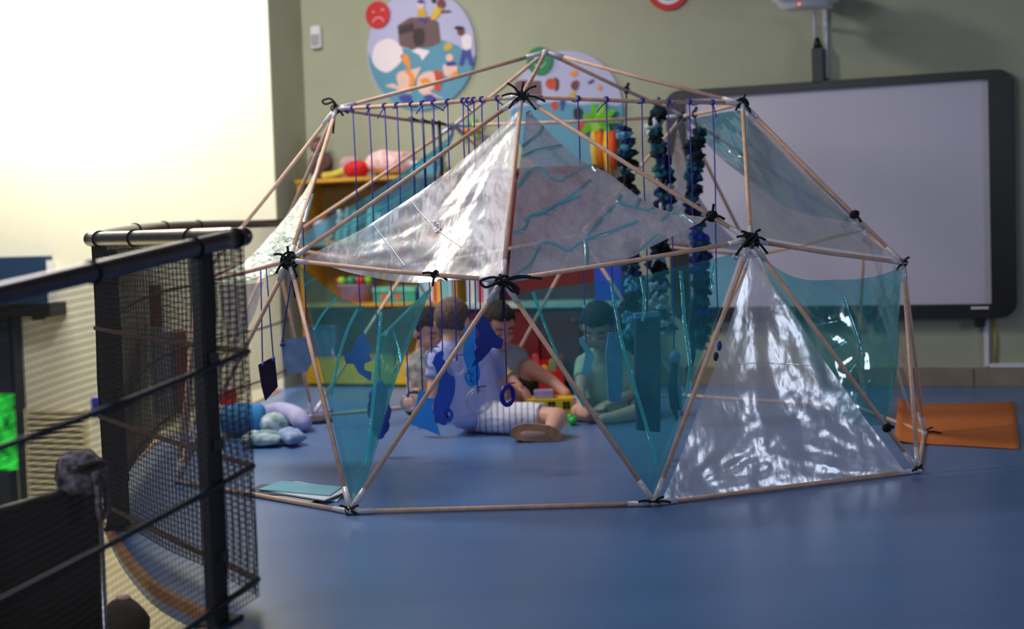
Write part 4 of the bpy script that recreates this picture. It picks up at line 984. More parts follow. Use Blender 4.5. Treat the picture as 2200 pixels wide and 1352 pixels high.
def books(x0, x1, zsh, hmin, hmax, cols, where, seed, d=bd-.05, lean=0.0, grp='books'):
    rnd = random.Random(seed); s = WSZ(x0, 600, d)[0]; s1 = WSZ(x1, 600, d)[0]; i = 0
    while s < s1:
        w = rnd.uniform(.016, .034); h = rnd.uniform(hmin, hmax); c, cn = cols[i % len(cols)]
        o = empty('book', WC(s+w/2, d-.06, zsh), '%s book, %s from the left %s' % (cn, ORD[i], where), 'book', grp)
        sh = lean*h; mt = mat('book_'+cn.replace(' ', '_'), c, .6, var=.06)
        def slab(nm, a0, a1, d0, d1, z0, z1, m_):
            b = NB(); wbox(b, a0, a1, d0, d1, z0, z1)
            for v in b.verts: v.co += WT*(v.co.z-zsh)*lean
            obj(nm, b, m_, o, False)
        slab('cover', s, s+.0025, d-.16, d, zsh, zsh+h, mt); slab('cover', s+w-.0025, s+w, d-.16, d, zsh, zsh+h, mt); slab('spine', s+.0025, s+w-.0025, d-.0025, d, zsh, zsh+h, mt)
        slab('pages', s+.0025, s+w-.0025, d-.155, d-.0025, zsh+.003, zsh+h-.003, mat('paper', S(226, 220, 206), .8))
        s += w+.0025; i += 1
    return
books(716, 812, z_a+.01, .15, .20, [(S(40, 60, 90), 'navy'), (S(200, 220, 224), 'pale'), (S(110, 160, 170), 'grey teal'), (S(214, 214, 220), 'white'), (S(60, 110, 140), 'blue'), (S(150, 190, 190), 'mint'), (S(46, 40, 70), 'purple')], 'on the upper bookcase shelf', 3, lean=.12, grp='books on the upper shelf')
books(898, 966, z_b+.01, .15, .185, [(S(120, 190, 190), 'aqua'), (S(150, 196, 226), 'sky blue'), (S(226, 206, 190), 'cream'), (S(210, 70, 50), 'red'), (S(230, 180, 70), 'amber')], 'at the right end of the middle shelf', 5, grp='books on the middle shelf')
# jar on upper shelf
jr = empty('glass_jar', WX(692, 516, bd-.1), 'pale jar with orange lid on the upper bookcase shelf', 'jar')
p = WX(692, 500, bd-.09); p.z = z_a+.01; b = NB(); tube(b, [p, p+ZV*.01, p+ZV*.10, p+ZV*.125], [.044, .05, .05, .04], 14); obj('body', b, mat('pale_glass', S(206, 196, 206), .3), jr)
b = NB(); tube(b, [p+ZV*.125, p+ZV*.145], .042, 14); obj('lid', b, mat('orange_lid', S(190, 110, 50), .5), jr)
# tub of coloured balls
tb = empty('plastic_tub', WX(770, 650, bd-.08), 'clear pinkish tub on the middle bookcase shelf', 'tub')
p = WX(768, 640, bd-.13); p.z = z_b+.01; b = NB()
tube(b, [p, p+ZV*.10, p+ZV*.105], [.105, .122, .128], 20, True); obj('tub_body', b, mat('pink_tub', S(190, 150, 180), .3), tb)
rnd = random.Random(4); cl_ = [('red', S(220, 50, 40)), ('lime', S(140, 206, 60)), ('blue', S(80, 170, 220)), ('green', S(40, 150, 90)), ('orange', S(240, 140, 40))]
spots = [(-.10, .03), (-.06, .07), (-.03, .02), (.0, .07), (.03, .02), (.06, .07), (.09, .03), (-.045, -.04), (.04, -.04)]
for i, (u_, v_) in enumerate(spots):
    n_, c_ = cl_[i % 5]; q = p+WT*u_+WN*v_+ZV*.128
    b = NB(); ball(b, q, .026, 2); o = obj('toy_ball', b, mat('ball_'+n_, c_, .35), None); recenter(o, q-ZV*.026)
    tag(o, '%s toy ball, %s along the heap in the tub' % (n_, ORD[i]), 'ball', 'balls in the tub')
gb = empty('picture_box', WX(845, 652, bd-.05), 'green storage box with red fruit prints on the middle bookcase shelf', 'box')
s0 = WSZ(802, 640, bd-.04)[0]; s1 = WSZ(892, 640, bd-.04)[0]
part('box_body', s0, s1, .08, bd-.04, z_b+.01, z_b+.07, mat('green_card', S(60, 160, 130), .6), gb); part('box_lid', s0-.004, s1+.004, .076, bd-.036, z_b+.07, z_b+.098, mat('mint_card', S(110, 190, 160), .6), gb)
for k in (.25, .6):
    b = NB(); c = WC(s0+(s1-s0)*k, bd-.039, z_b+.042); plate(b, [c+WT*.02*math.cos(t*PI/6)+ZV*.018*math.sin(t*PI/6) for t in range(12)], WN*.001); obj('fruit_print', b, mat('fruit_red', S(220, 90, 80), .6), gb, False)
cb = empty('grey_crate', WX(695, 760, bd-.05), 'blue grey plastic crate on the lower bookcase shelf', 'crate')
s0 = WSZ(662, 740, bd-.03)[0]; s1 = WSZ(722, 740, bd-.03)[0]; mc = mat('blue_grey_plastic', S(96, 112, 150), .5)
hz = .17
part('crate_front', s0, s1, bd-.04, bd-.03, z_c, z_c+hz, mc, cb); part('crate_side', s0, s0+.01, .06, bd-.04, z_c, z_c+hz, mc, cb); part('crate_side', s1-.01, s1, .06, bd-.04, z_c, z_c+hz, mc, cb)
part('crate_bottom', s0+.01, s1-.01, .06, bd-.04, z_c, z_c+.008, mc, cb); part('crate_rim', s0-.006, s1+.006, bd-.046, bd-.022, z_c+hz, z_c+hz+.014, mc, cb)
# things on top of the bookcase
zt_ = ztop+.024
def blob(name, label, cat, px, py, d, r, sc, col, seed, amp=.25, freq=14, mat_kw=None):
    p = WX(px, py, d); q = WC((p-W0).dot(WT), d, zt_+r*sc[2]); b = NB(); rot = Matrix((WT, WN, ZV)).transposed()
    for v in ball(b, q, r, 3, sc, rot):
        k = noise.noise(v.co*freq+Vector((seed, 0, 0))); v.co += (v.co-q)*amp*k
        v.co.z = max(v.co.z, zt_)
    return q, b
q, b = blob('a', '', '', 768, 372, .16, .06, (1.35, 1, .85), None, 1); rp = empty('red_plush', q-ZV*.05, 'red plush ball with yellow arm on top of the bookcase', 'plush toy')
obj('body', b, mat('red_plush', S(216, 30, 34), .9, var=.2, scale=40, bump=.3), rp)
b = NB(); e = WX(696, 384, .17); e.z = zt_+.018; mm = WX(716, 380, .17); mm.z = zt_+.025; tube(b, [q-WT*.06, mm, e, e-WT*.012], [.022, .02, .024, .012], 8); obj('arm', b, mat('yellow_plush', S(236, 214, 90), .9, var=.1, bump=.3), rp)
q, b = blob('a', '', '', 690, 362, .14, .08, (.8, .8, 1.0), None, 2, .35); dl = empty('brown_doll', q-ZV*.07, 'brown rag doll slumped at the left end of bookcase top', 'doll')
mbd = mat('brown_doll_cloth', S(112, 78, 74), .9, var=.2, scale=20); obj('body', b, mbd, dl)
b = NB(); ball(b, q+ZV*.12-WT*.02, .045, 3); obj('head', b, mat('doll_face', S(140, 108, 100), .9), dl)
b = NB(); ball(b, q+ZV*.15-WT*.02, .035, 3, (1.3, 1.2, .7)); obj('hat', b, mbd, dl)
q, b = blob('a', '', '', 838, 360, .13, .10, (1.45, .9, .75), None, 4, .55, 9); ck = obj('pink_cloth', b, mat('pink_patterned_cloth', S(240, 206, 206), .95, col2=S(206, 150, 150), scale=30, bump=.4), None); recenter(ck, q-ZV*.07)
tag(ck, 'crumpled pink patterned cloth on top of the bookcase', 'cloth')
q, b = blob('a', '', '', 752, 372, .06, .05, (1.4, .6, 1.3), None, 5, .4, 14); ck = obj('pale_cloth', b, mat('pale_pink_fleece', S(226, 190, 190), .95, var=.1, bump=.4), None); recenter(ck, q-ZV*.06)
tag(ck, 'pale pink fleece behind the red plush on the bookcase', 'cloth')
s0 = WSZ(886, 370, .2)[0]; s1 = WSZ(935, 370, .2)[0]; lb = empty('blue_box', WC(s0, .15, zt_), 'light blue lidded plastic box at right end of bookcase top', 'box')
part('box_body', s0, s1, .05, .22, zt_, zt_+.06, M_lblue, lb); part('box_lid', s0-.005, s1+.005, .045, .225, zt_+.06, zt_+.075, M_whitep, lb)

# red play kitchen
zc_ = WSZ(1200, 650, .36)[1]; ks0 = WSZ(990, 800, .36)[0]; ks1 = WSZ(1338, 800, .36)[0]
rk = empty('red_play_unit', WC((ks0+ks1)/2, .18, 0), 'dark red play unit with pale worktop behind the children', 'play kitchen')
n_door = 4
part('carcass', ks0, ks1, .006, .33, .0, zc_-.03, M_dred, rk)
for i in range(n_door):
    w = (ks1-ks0)/n_door; o = part('door', ks0+w*i+.006, ks0+w*(i+1)-.006, .33, .345, .05, zc_-.045, M_dred, rk, .003)
    b = NB(); c = WC(ks0+w*(i+.85), .352, zc_-.10); ball(b, c, .010); obj('knob', b, M_red, o)
part('worktop', ks0-.01, ks1+.01, .006, .37, zc_-.03, zc_, mat('pale_green_worktop', S(186, 204, 190), .4), rk, .004)
us0 = WSZ(1050, 600, .12)[0]; us1 = WSZ(1278, 600, .12)[0]; zu_ = WSZ(1100, 372, .12)[1]
part('back_panel', us0, us1, .006, .10, zc_, zu_, M_dred, rk)
part('upper_shelf', us0, us1, .10, .2, zc_+.30, zc_+.32, M_dred, rk)
part('upper_rim', us0-.01, us1+.01, .006, .12, zu_, zu_+.025, M_dred, rk)
s0 = WSZ(1277, 600, .28)[0]; s1 = WSZ(1334, 600, .28)[0]; h_ = WSZ(1300, 562, .28)[1]-zc_
bx_ = empty('blue_crate', WC((s0+s1)/2, .2, zc_), 'royal blue plastic box standing on the pale worktop', 'box')
part('box_body', s0, s1, .12, .28, zc_, zc_+h_, mat('royal_plastic', S(36, 76, 196), .4), bx_); part('rim', s0-.006, s1+.006, .114, .286, zc_+h_, zc_+h_+.015, mat('royal_plastic', S(36, 76, 196)), bx_)
books(1002, 1046, zc_, .14, .17, [(S(190, 200, 226), 'pale lilac'), (S(230, 214, 190), 'cream covered'), (S(120, 190, 206), 'turquoise'), (S(214, 90, 70), 'coral')], 'on the worktop beside bookcase', 9, d=.30, grp='books on the worktop')

# ============================================================ FLOOR THINGS
def prism(name, pts, z0, z1, mt, parent=None, bev=0):
    b = NB(); plate(b, [Vector((p.x, p.y, z0)) for p in pts], Vector((0, 0, z1-z0))); return obj(name, b, mt, parent, False)
# orange mat, its left edge curling up
def grid_sheet(c00, c10, c11, c01, nx, ny, zf, th):
    b = NB(); V = []
    for i in range(nx+1):
        row = []
        for j in range(ny+1):
            u, v = i/nx, j/ny; p = c00*(1-u)*(1-v)+c10*u*(1-v)+c11*u*v+c01*(1-u)*v; row.append(b.verts.new(Vector((p.x, p.y, zf(u, v)))))
        V.append(row)
    for i in range(nx):
        for j in range(ny): b.faces.new((V[i][j], V[i+1][j], V[i+1][j+1], V[i][j+1]))
    r = bmesh.ops.extrude_face_region(b, geom=b.faces[:]); 
    for e in r['geom']:
        if isinstance(e, bmesh.types.BMVert): e.co.z += th
    bmesh.ops.recalc_face_normals(b, faces=b.faces[:]); return b
m0, m1, m2, m3 = FL(1922, 952), FL(2190, 967), FL(2180, 866), FL(1930, 872)
b = grid_sheet(m0, m1, m2, m3, 20, 8, lambda u, v: 0.001+.032*max(0, 1-u*5)**2*(.35+.65*v), .005)
om = obj('floor_mat', b, M_orange); recenter(om, (m0+m1+m2+m3)/4); tag(om, 'orange rectangular floor mat with a curled edge right of the dome', 'mat')
# paper sheets
rnd = random.Random(11); base = [FL(540, 1066), FL(700, 1083), FL(735, 1062), FL(600, 1046)]
shc = [('white', S(222, 224, 230), 'white paper sheet lowest in the pile by left front rods'), ('grey', S(150, 160, 170), 'grey paper sheet second in the pile by left front rods'),
       ('dark', S(80, 96, 106), 'dark grey paper sheet third in the pile by left front rods'), ('white', S(226, 226, 232), 'white paper sheet fourth in the pile, sticking out right'),
       ('teal', S(120, 178, 196), 'teal paper sheet on top of the pile by left front rods')]
cen = sum(base, Vector((0, 0, 0)))/4
for i, (cn, c_, lab) in enumerate(shc):
    a = R([8, -6, 14, -9, 3][i]); M_ = Matrix.Rotation(a, 3, 'Z'); off = Vector(([.01, -.03, -.02, .03, .01][i], [.0, -.01, .02, -.01, .015][i], 0))
    q = [cen+off+M_ @ ((p-cen)*(1.0 if i < 4 else .92)) for p in base]
    o = prism('paper_sheet', q, .0015+i*.0042, .0035+i*.0042+.0019, mat('sheet_'+cn, c_, .8, var=.03), None); recenter(o, cen); tag(o, lab, 'paper', 'paper sheets on the floor')
# cushions
def cushion(name, label, c, ax, ay, h, mt, seed=1, n=18, pinch=.55):
    b = NB(); top = {}; bot = {}
    for i in range(n+1):
        for j in range(n+1):
            u = i/n*2-1; v = j/n*2-1; k = max(0, (1-u*u)*(1-v*v))**.42
            p = Vector(c)+ax*u*(1-.10*(1-abs(v))*0)+ay*v; wr = .006*noise.noise(Vector((u*3+seed, v*3, 0)))
            top[i, j] = b.verts.new(p+ZV*(h*.5+h*.5*k+wr)); 
            bot[i, j] = top[i, j] if i in (0, n) or j in (0, n) else b.verts.new(p+ZV*(h*.5-h*.5*k))
    for i in range(n):
        for j in range(n):
            b.faces.new((top[i, j], top[i+1, j], top[i+1, j+1], top[i, j+1]))
            q = (bot[i, j], bot[i, j+1], bot[i+1, j+1], bot[i+1, j])
            if len(set(q)) == 4:
                try: b.faces.new(q)
                except ValueError: pass
    bmesh.ops.recalc_face_normals(b, faces=b.faces[:])
    o = obj(name, b, mt, None); recenter(o, c); return tag(o, label, 'cushion', 'cushions on the floor left of the dome')
M_pat = mat('green_print_cloth', S(196, 206, 214), .9, col2=S(84, 130, 130), scale=22, bump=.2)
p = FL(545, 962); cushion('cushion', 'flat white and green patterned cushion in front of the floor pile', FL(566, 958), rt.normalized()*.085, Vector((0, .10, 0)), .065, M_pat, 2)
cushion('cushion', 'light denim fish-shaped cushion at right of the floor pile', FL(624, 955), Vector((.035, .06, 0))*.9, Vector((.05, -.10, 0)), .07, mat('pale_denim', S(158, 178, 212), .9, col2=S(120, 146, 190), scale=14, bump=.2), 3)
o = cushion('cushion', 'small white and green patterned cushion between the roll and denim fish', FL(584, 944)+Vector((0, .06, 0)), Vector((.055, .02, 0)), Vector((-.02, .055, 0)), .11, M_pat, 5)
b = NB(); tube(b, spline([FL(556, 922)+ZV*.045+Vector((0, .16, 0)), FL(590, 918)+ZV*.055+Vector((0, .16, 0)), FL(628, 922)+ZV*.05+Vector((0, .10, 0)), FL(650, 934)+ZV*.045+Vector((0, .03, 0))], 6), [.01]+[.044]*17+[.012], 14)
o = obj('bolster', b, mat('lilac_cloth', S(176, 174, 214), .9, var=.08, bump=.2), None); recenter(o, FL(600, 930)); tag(o, 'lilac curved bolster at the back of the floor pile', 'cushion', 'cushions on the floor left of the dome')
b = NB(); q = FL(522, 945)+ZV*.075+Vector((0, .12, 0)); tube(b, [q-rt*.12, q-rt*.11, q-rt*.05, q+rt*.06, q+rt*.075, q+rt*.08], [.03, .06, .074, .072, .055, .02], 18)
o = obj('bolster', b, mat('bright_blue_cloth', S(58, 142, 208), .85, var=.05, bump=.15), None); recenter(o, q-ZV*.075); tag(o, 'bright blue round bolster half hidden behind the railing corner', 'cushion', 'cushions on the floor left of the dome')
for i, (x, y, c_, lab) in enumerate([(682, 889, S(116, 112, 170), 'flat lilac disc on the floor behind left front rod'), (678, 908, S(52, 44, 62), 'flat dark disc on the floor behind left front rod')]):
    p = FL(x, y); b = NB(); tube(b, [p, p+ZV*.004, p+ZV*.018, p+ZV*.02], [.075, .08, .08, .07], 20); o = obj('floor_disc', b, mat('disc_%d' % i, c_, .8), None); recenter(o, p); tag(o, lab, 'disc', 'flat discs on the floor')

# toys between the children
Yh = .60
th_ = empty('toy_house', PY(1180, 905, Yh), 'yellow toy house wall with black grid windows beside the knee', 'toy')
a0 = PY(1130, 858, Yh); a1 = PY(1232, 858, Yh); zt2 = (a0.z+a1.z)/2; b = NB(); abox(b, a0.x, a1.x, Yh, Yh+.16, 0, zt2, .003); obj('house_body', b, M_yellow, th_, False)
for px in (1185, 1217):
    c = PY(px, 871, Yh)
    for i in (-1, 1):
        for j in (-1, 1):
            b = NB(); abox(b, c.x+i*.0088-.0072, c.x+i*.0088+.0072, Yh-.003, Yh+.002, c.z+j*.0088-.0072, c.z+j*.0088+.0072); obj('window_pane', b, M_blackp, th_, False)
b = NB(); c = PY(1168, 850, Yh+.05); abox(b, c.x-.045, c.x+.045, Yh+.03, Yh+.12, zt2, zt2+.035, .004); obj('roof_block', b, mat('lilac_plastic', S(170, 160, 206), .4), th_, False)
q = FL(1231, 914); gt_ = empty('green_toy', q, 'bright green toy boot beside the yellow toy house', 'toy')
b = NB(); ball(b, q+ZV*.022, 1, 3, (.022, .03, .022)); obj('foot', b, M_green, gt_)
b = NB(); tube(b, [q+ZV*.02-Vector((.008, 0, 0)), q+ZV*.05-Vector((.012, 0, 0))], [.016, .014], 10); obj('shaft', b, M_green, gt_)
# red toy box with toys
q0 = FL(1092, 852); q1 = FL(1214, 852); q0.y = q1.y = (q0.y+q1.y)/2; rb = empty('red_toy_box', (q0+q1)/2, 'bright red plastic toy box behind the bent leg', 'toy box'); hh = .17
for nm, (xa, xb, ya, yb, za, zb2) in dict(box_front=(q0.x, q1.x, q0.y, q0.y+.012, .0, .13), box_back=(q0.x, q1.x, q0.y+.22, q0.y+.232, 0, hh), box_bottom=(q0.x+.012, q1.x-.012, q0.y+.012, q0.y+.22, 0, .01)).items():
    b = NB(); abox(b, xa, xb, ya, yb, za, zb2, .002); obj(nm, b, M_red, rb, False)
for xa in (q0.x, q1.x-.024):
    b = NB(); abox(b, xa, xa+.024, q0.y+.012, q0.y+.22, 0, .20, .003); obj('box_side', b, M_red, rb, False)
rnd = random.Random(5)
for i, (px, py, c_, cn) in enumerate([(1170, 700, S(70, 90, 200), 'blue'), (1196, 708, S(220, 90, 120), 'pink'), (1214, 728, S(206, 70, 90), 'crimson'), (1186, 738, S(220, 190, 70), 'yellow'), (1200, 752, S(120, 170, 120), 'green')]):
    xx = q0.x+.06+.045*i; s_ = .05; zz = hh if False else .0
    o = empty('toy_block', (xx, q0.y+.08, .01), '%s toy block in the red toy box' % cn, 'toy', 'blocks in the red toy box')
    hgt = .15+.03*(i % 3); b = NB(); abox(b, xx-.019, xx+.019, q0.y+.06, q0.y+.10, .0105, hgt, .003); obj('block_body', b, mat('block_'+cn, c_, .5), o, False)
    b = NB(); tube(b, [Vector((xx, q0.y+.08, hgt)), Vector((xx, q0.y+.08, hgt+.008))], .011, 10); obj('stud', b, mat('block_'+cn, c_, .5), o)

# ============================================================ CHILDREN
def caps(b, p0, r0, p1, r1, flat=False):
    p0, p1 = Vector(p0), Vector(p1)
    tube(b, [p0, p1], [r0, r1], 14)
    if not flat: ball(b, p0, r0, 2); ball(b, p1, r1, 2)
def ell(b, c, rad, M3): ball(b, c, 1, 3, rad, M3)
def remesh(b, voxel, it=4, wr=0.0, wf=20.0):
    me = bpy.data.meshes.new('tmp'); b.to_mesh(me); b.free(); o = bpy.data.objects.new('tmp', me); COL.objects.link(o)
    md = o.modifiers.new('r', 'REMESH'); md.mode = 'VOXEL'; md.voxel_size = voxel
    sm = o.modifiers.new('s', 'SMOOTH'); sm.factor = .5; sm.iterations = it
    dg = bpy.context.evaluated_depsgraph_get(); dg.update(); ev = o.evaluated_get(dg)
    out = bpy.data.meshes.new_from_object(ev); bpy.data.objects.remove(o); bpy.data.meshes.remove(me)
    if wr:
        for v in out.vertices:
            k = noise.noise(Vector((v.co.x*wf, v.co.y*wf, v.co.z*wf*.7)))+.5*abs(noise.noise(v.co*wf*2.1)); v.co += v.normal*wr*k
    return out
def frame(fwd, upv):
    f = Vector(fwd).normalized(); u = (Vector(upv)-f*Vector(upv).dot(f)).normalized(); r = f.cross(u); return Matrix((r, f, u)).transposed()
def head(b, c, M3, s=1.0):
    P = lambda x, y, z: Vector(c)+M3 @ Vector((x, y, z))*s
    ell(b, P(0, -.012, .022), (.074*s, .090*s, .082*s), M3); ell(b, P(0, .026, -.035), (.058*s, .056*s, .064*s), M3)
    ell(b, P(0, .078, -.022), (.010*s, .014*s, .013*s), M3); ell(b, P(0, .070, -.008), (.007*s, .011*s, .02*s), M3)
    ell(b, P(0, .066, -.062), (.02*s, .012*s, .009*s), M3); ell(b, P(0, .060, -.085), (.018*s, .014*s, .014*s), M3)
    for k in (-1, 1):
        ell(b, P(k*.076, -.008, -.012), (.010*s, .020*s, .028*s), M3); ell(b, P(k*.034, .052, -.038), (.022*s, .02*s, .024*s), M3)
    caps(b, P(0, -.02, -.05), .036*s, P(0, -.03, -.125), .04*s)
def face(root, c, M3, hairc, s=1.0):
    P = lambda x, y, z: Vector(c)+M3 @ Vector((x, y, z))*s
    for k in (-1, 1):
        b = NB(); tube(b, [P(k*.018, .0745, -.010), P(k*.031, .0765, -.014), P(k*.044, .069, -.011)], [.0015*s, .003*s, .0015*s], 6); obj('eyelid', b, mat('dark_lash', S(50, 34, 30), .6), root)
        b = NB(); tube(b, [P(k*.016, .077, .012), P(k*.031, .076, .018), P(k*.048, .066, .013)], .0032*s, 6); obj('eyebrow', b, hairc, root)
    b = NB(); tube(b, [P(-.02, .072, -.062), P(0, .079, -.061), P(.02, .072, -.062)], [.003*s, .005*s, .003*s], 8); obj('mouth', b, mat('lips', S(186, 100, 96), .5), root)
def hair(root, c, M3, material, s=1.0, brow=.052, grow=1.06, nape=-.06, seed=1, amp=.006):
    b = NB(); bmesh.ops.create_icosphere(b, subdivisions=5, radius=1)
    for v in b.verts:
        d = v.co.copy(); p = Vector((d.x*.074*grow, d.y*.090*grow-.012, d.z*.082*grow+.022))
        p += d*amp*(noise.noise(d*9+Vector((seed, 0, 0)))+.6*noise.noise(d*22))
        low = (p.z < nape+.0) or (p.y > .005 and p.z < brow*min(1, (p.y-.005)/.05)-.01*(1-min(1, (p.y-.005)/.05)) and not (abs(p.x) > .066 and p.z > .0))
        if p.z < nape: p *= .86
        elif p.y > .0 and p.z < brow*min(1, p.y/.045)-.03*(1-min(1, p.y/.045)): p = Vector((p.x*.86, p.y*.86-.006, p.z*.86))
        v.co = Vector(c)+M3 @ p*s
    return obj('hair', b, material, root)
def hand(b, w, d, nrm, s=1.0, curl=.5, side=1):
    M3 = frame(d, nrm); P = lambda x, y, z: Vector(w)+M3 @ Vector((x, y, z))*s
    ell(b, P(0, .030, 0), (.026*s, .034*s, .011*s), M3)
    for i, (x, L) in enumerate([(-.020, .034), (-.007, .042), (.007, .040), (.019, .030)]):
        a = P(x, .052, 0); c1 = P(x*1.15, .052+L*.5, -L*.18*curl); c2 = P(x*1.2, .052+L*.5+L*.42*math.cos(curl), -L*.18*curl-L*.42*math.sin(curl))
        caps(b, a, .0078*s, c1, .0070*s); caps(b, c1, .0070*s, c2, .0058*s)
    caps(b, P(side*.020, .012, 0), .010*s, P(side*.036, .034, -.006), .008*s); caps(b, P(side*.036, .034, -.006), .008*s, P(side*.040, .056, -.012), .0065*s)
def limb(b, pts, rad, flat=False):
    for i in range(len(pts)-1): caps(b, pts[i], rad[i], pts[i+1], rad[i+1], flat)
def torso(b, pel, neck, rv, fwd, g=0.0):
    """stack of broad rounded levels between pelvis and neck"""
    lv = [(0, .062, .072), (.25, .055, .066), (.5, .058, .064), (.75, .072, .058), (.92, .070, .045), (1.0, .03, .04)]
    pr_ = None
    for t, w, r_ in lv:
        c = pel.lerp(neck, t); cur = [(c+rv*k*w, r_+g) for k in (-1, 0, 1)]
        caps(b, cur[0][0], cur[0][1], cur[2][0], cur[2][1])
        if pr_:
            for (p0, r0), (p1, r1) in zip(pr_, cur): caps(b, p0, r0, p1, r1)
        pr_ = cur
def skin(name, c): return mat(name, c, .55, var=.04, scale=12)
def person(label, J, skincol, shirt, shorts, hairm, headM, hs, grp=None, voxel=.0052, bare_legs=True, sleeve=.55, hair_kw={}, show_face=True, shirtmat=None):
    root = empty('person', (J['pel'].x, J['pel'].y, 0), label, 'person', grp)
    rv = (J['shR']-J['shL']).normalized(); fwd = headM @ Vector((0, 1, 0))
    b = NB(); torso(b, J['pel'], J['neck'], rv, fwd, -.004); head(b, J['head'], headM, hs); caps(b, J['neck'], .034, J['head']+headM @ Vector((0, -.02, -.06)), .036)
    for sd in 'LR':
        limb(b, [J['sh'+sd], J['el'+sd], J['wr'+sd]], [.034, .027, .019]); limb(b, [J['hip'+sd], J['kn'+sd], J['an'+sd]], [.058, .043, .030])
        hd = J.get('hd'+sd) or (J['wr'+sd]-J['el'+sd]); hand(b, J['wr'+sd], hd, J.get('hn'+sd) or Vector((0, 0, 1)), 1.0, J.get('cu'+sd, .6), -1 if sd == 'R' else 1)
        ft = J['ft'+sd]; caps(b, J['an'+sd], .029, ft, .024)
    body = obj('body', remesh(b, voxel, 3), skincol, root)
    b = NB(); torso(b, J['pel'], J['neck']-(J['neck']-J['pel']).normalized()*.012, rv, fwd, .010)
    for sd in 'LR':
        e = J['sh'+sd].lerp(J['el'+sd], sleeve); caps(b, J['sh'+sd], .048, J['sh'+sd].lerp(J['el'+sd], .05), .048); tube(b, [J['sh'+sd], e], [.047, .044], 16)
    obj('shirt', remesh(b, .007, 4, .006, 16), shirt, root)
    b = NB(); caps(b, J['hipL'], .074, J['hipR'], .074); caps(b, J['pel']-rv*.05, .074, J['pel']+rv*.05, .074)
    for sd in 'LR':
        e = J['hip'+sd].lerp(J['kn'+sd], .78); caps(b, J['hip'+sd], .072, J['hip'+sd].lerp(e, .15), .07); tube(b, [J['hip'+sd], e], [.070, .062], 16)
    obj('shorts', remesh(b, .007, 3, .006, 20), shorts, root)
    hair(root, J['head'], headM, hairm, hs, **hair_kw)
    if show_face: face(root, J['head'], headM, hairm, hs)
    return root
def floorclamp(o, z=.002):
    for ch in o.children:
        for v in ch.data.vertices:
            w_ = ch.matrix_world @ v.co
            if w_.z < z: v.co.z += z-w_.z
V3 = Vector
def pin_mat():
    M = mat('white_shorts', S(232, 228, 240), .9, var=.04, scale=16, bump=.25, bscale=50); nt = M.node_tree; bs = nt.nodes['Principled BSDF']
    src = bs.inputs['Base Color'].links[0].from_socket
    tc = nt.nodes.new('ShaderNodeTexCoord'); wv = nt.nodes.new('ShaderNodeTexWave'); wv.inputs['Scale'].default_value = 12; wv.inputs['Distortion'].default_value = .6; wv.bands_direction = 'X'
    nt.links.new(tc.outputs['Object'], wv.inputs['Vector'])
    cr = nt.nodes.new('ShaderNodeValToRGB'); cr.color_ramp.elements[0].position = .80; cr.color_ramp.elements[0].color = (1, 1, 1, 1); cr.color_ramp.elements[1].position = .92; cr.color_ramp.elements[1].color = (.45, .42, .52, 1)
    nt.links.new(wv.outputs['Fac'], cr.inputs[0]); mx = nt.nodes.new('ShaderNodeMix'); mx.data_type = 'RGBA'; mx.blend_type = 'MULTIPLY'; mx.inputs['Factor'].default_value = 1
    nt.links.new(src, mx.inputs['A']); nt.links.new(cr.outputs[0], mx.inputs['B']); nt.links.new(mx.outputs['Result'], bs.inputs['Base Color']); return M
# child 1, seen from behind
J = dict(pel=PY(1030, 884, .34), neck=PY(985, 742, .31), head=PY(973, 690, .33),
         shL=PY(942, 768, .27), shR=PY(1052, 764, .40), elL=PY(930, 842, .24), wrL=PY(922, 896, .22), elR=PY(1082, 830, .55), wrR=PY(1118, 850, .64),
         hipL=PY(1012, 892, .40), hipR=PY(1058, 896, .29), knR=PY(1198, 897, .13), anR=PY(1182, 928, .02), ftR=PY(1124, 932, .01),
         knL=PY(1086, 868, .60), anL=PY(1098, 896, .50), ftL=PY(1112, 900, .48))
J['hdL'] = V3((-.4, .6, -.55)); J['hnL'] = V3((0, -.1, 1)); J['cuL'] = .1
M_h1 = mat('short_brown_hair', S(122, 98, 90), .9, var=.2, scale=60, bump=.3, bscale=120)
c1_ = person('child with cropped brown hair, lilac shirt and white shorts seen from behind', J, skin('light_skin', S(226, 172, 150)),
       mat('lilac_shirt', S(168, 174, 228), .9, var=.06, scale=9, bump=.15, bscale=90), pin_mat(), M_h1,
       frame((.35, .9, -.15), (.05, .1, 1)), .98, sleeve=.6, hair_kw=dict(grow=1.035, nape=-.045, amp=.003), show_face=False)
floorclamp(c1_)
so_ = [(1098, 931), (1103, 919), (1120, 912), (1142, 911), (1166, 913), (1188, 918), (1202, 927), (1205, 939), (1197, 949), (1174, 951), (1150, 949), (1124, 948), (1105, 942)]
M_sole = mat('worn_brown_sole', S(206, 142, 92), .8, col2=S(138, 108, 92), scale=18, bump=.4, bscale=140)
YS = FL(1150, 951).y
sh = flatshape('shoe_sole', so_, YS, M_sole, c1_, th=.022)
b = NB(); ell(b, PY(1128, 930, YS+.048), (.062, .034, .038), Matrix.Identity(3)); ell(b, PY(1172, 930, YS+.046), (.05, .03, .036), Matrix.Identity(3)); obj('shoe_upper', remesh(b, .006, 3), mat('brown_shoe', S(150, 96, 60), .7), c1_); floorclamp(c1_)
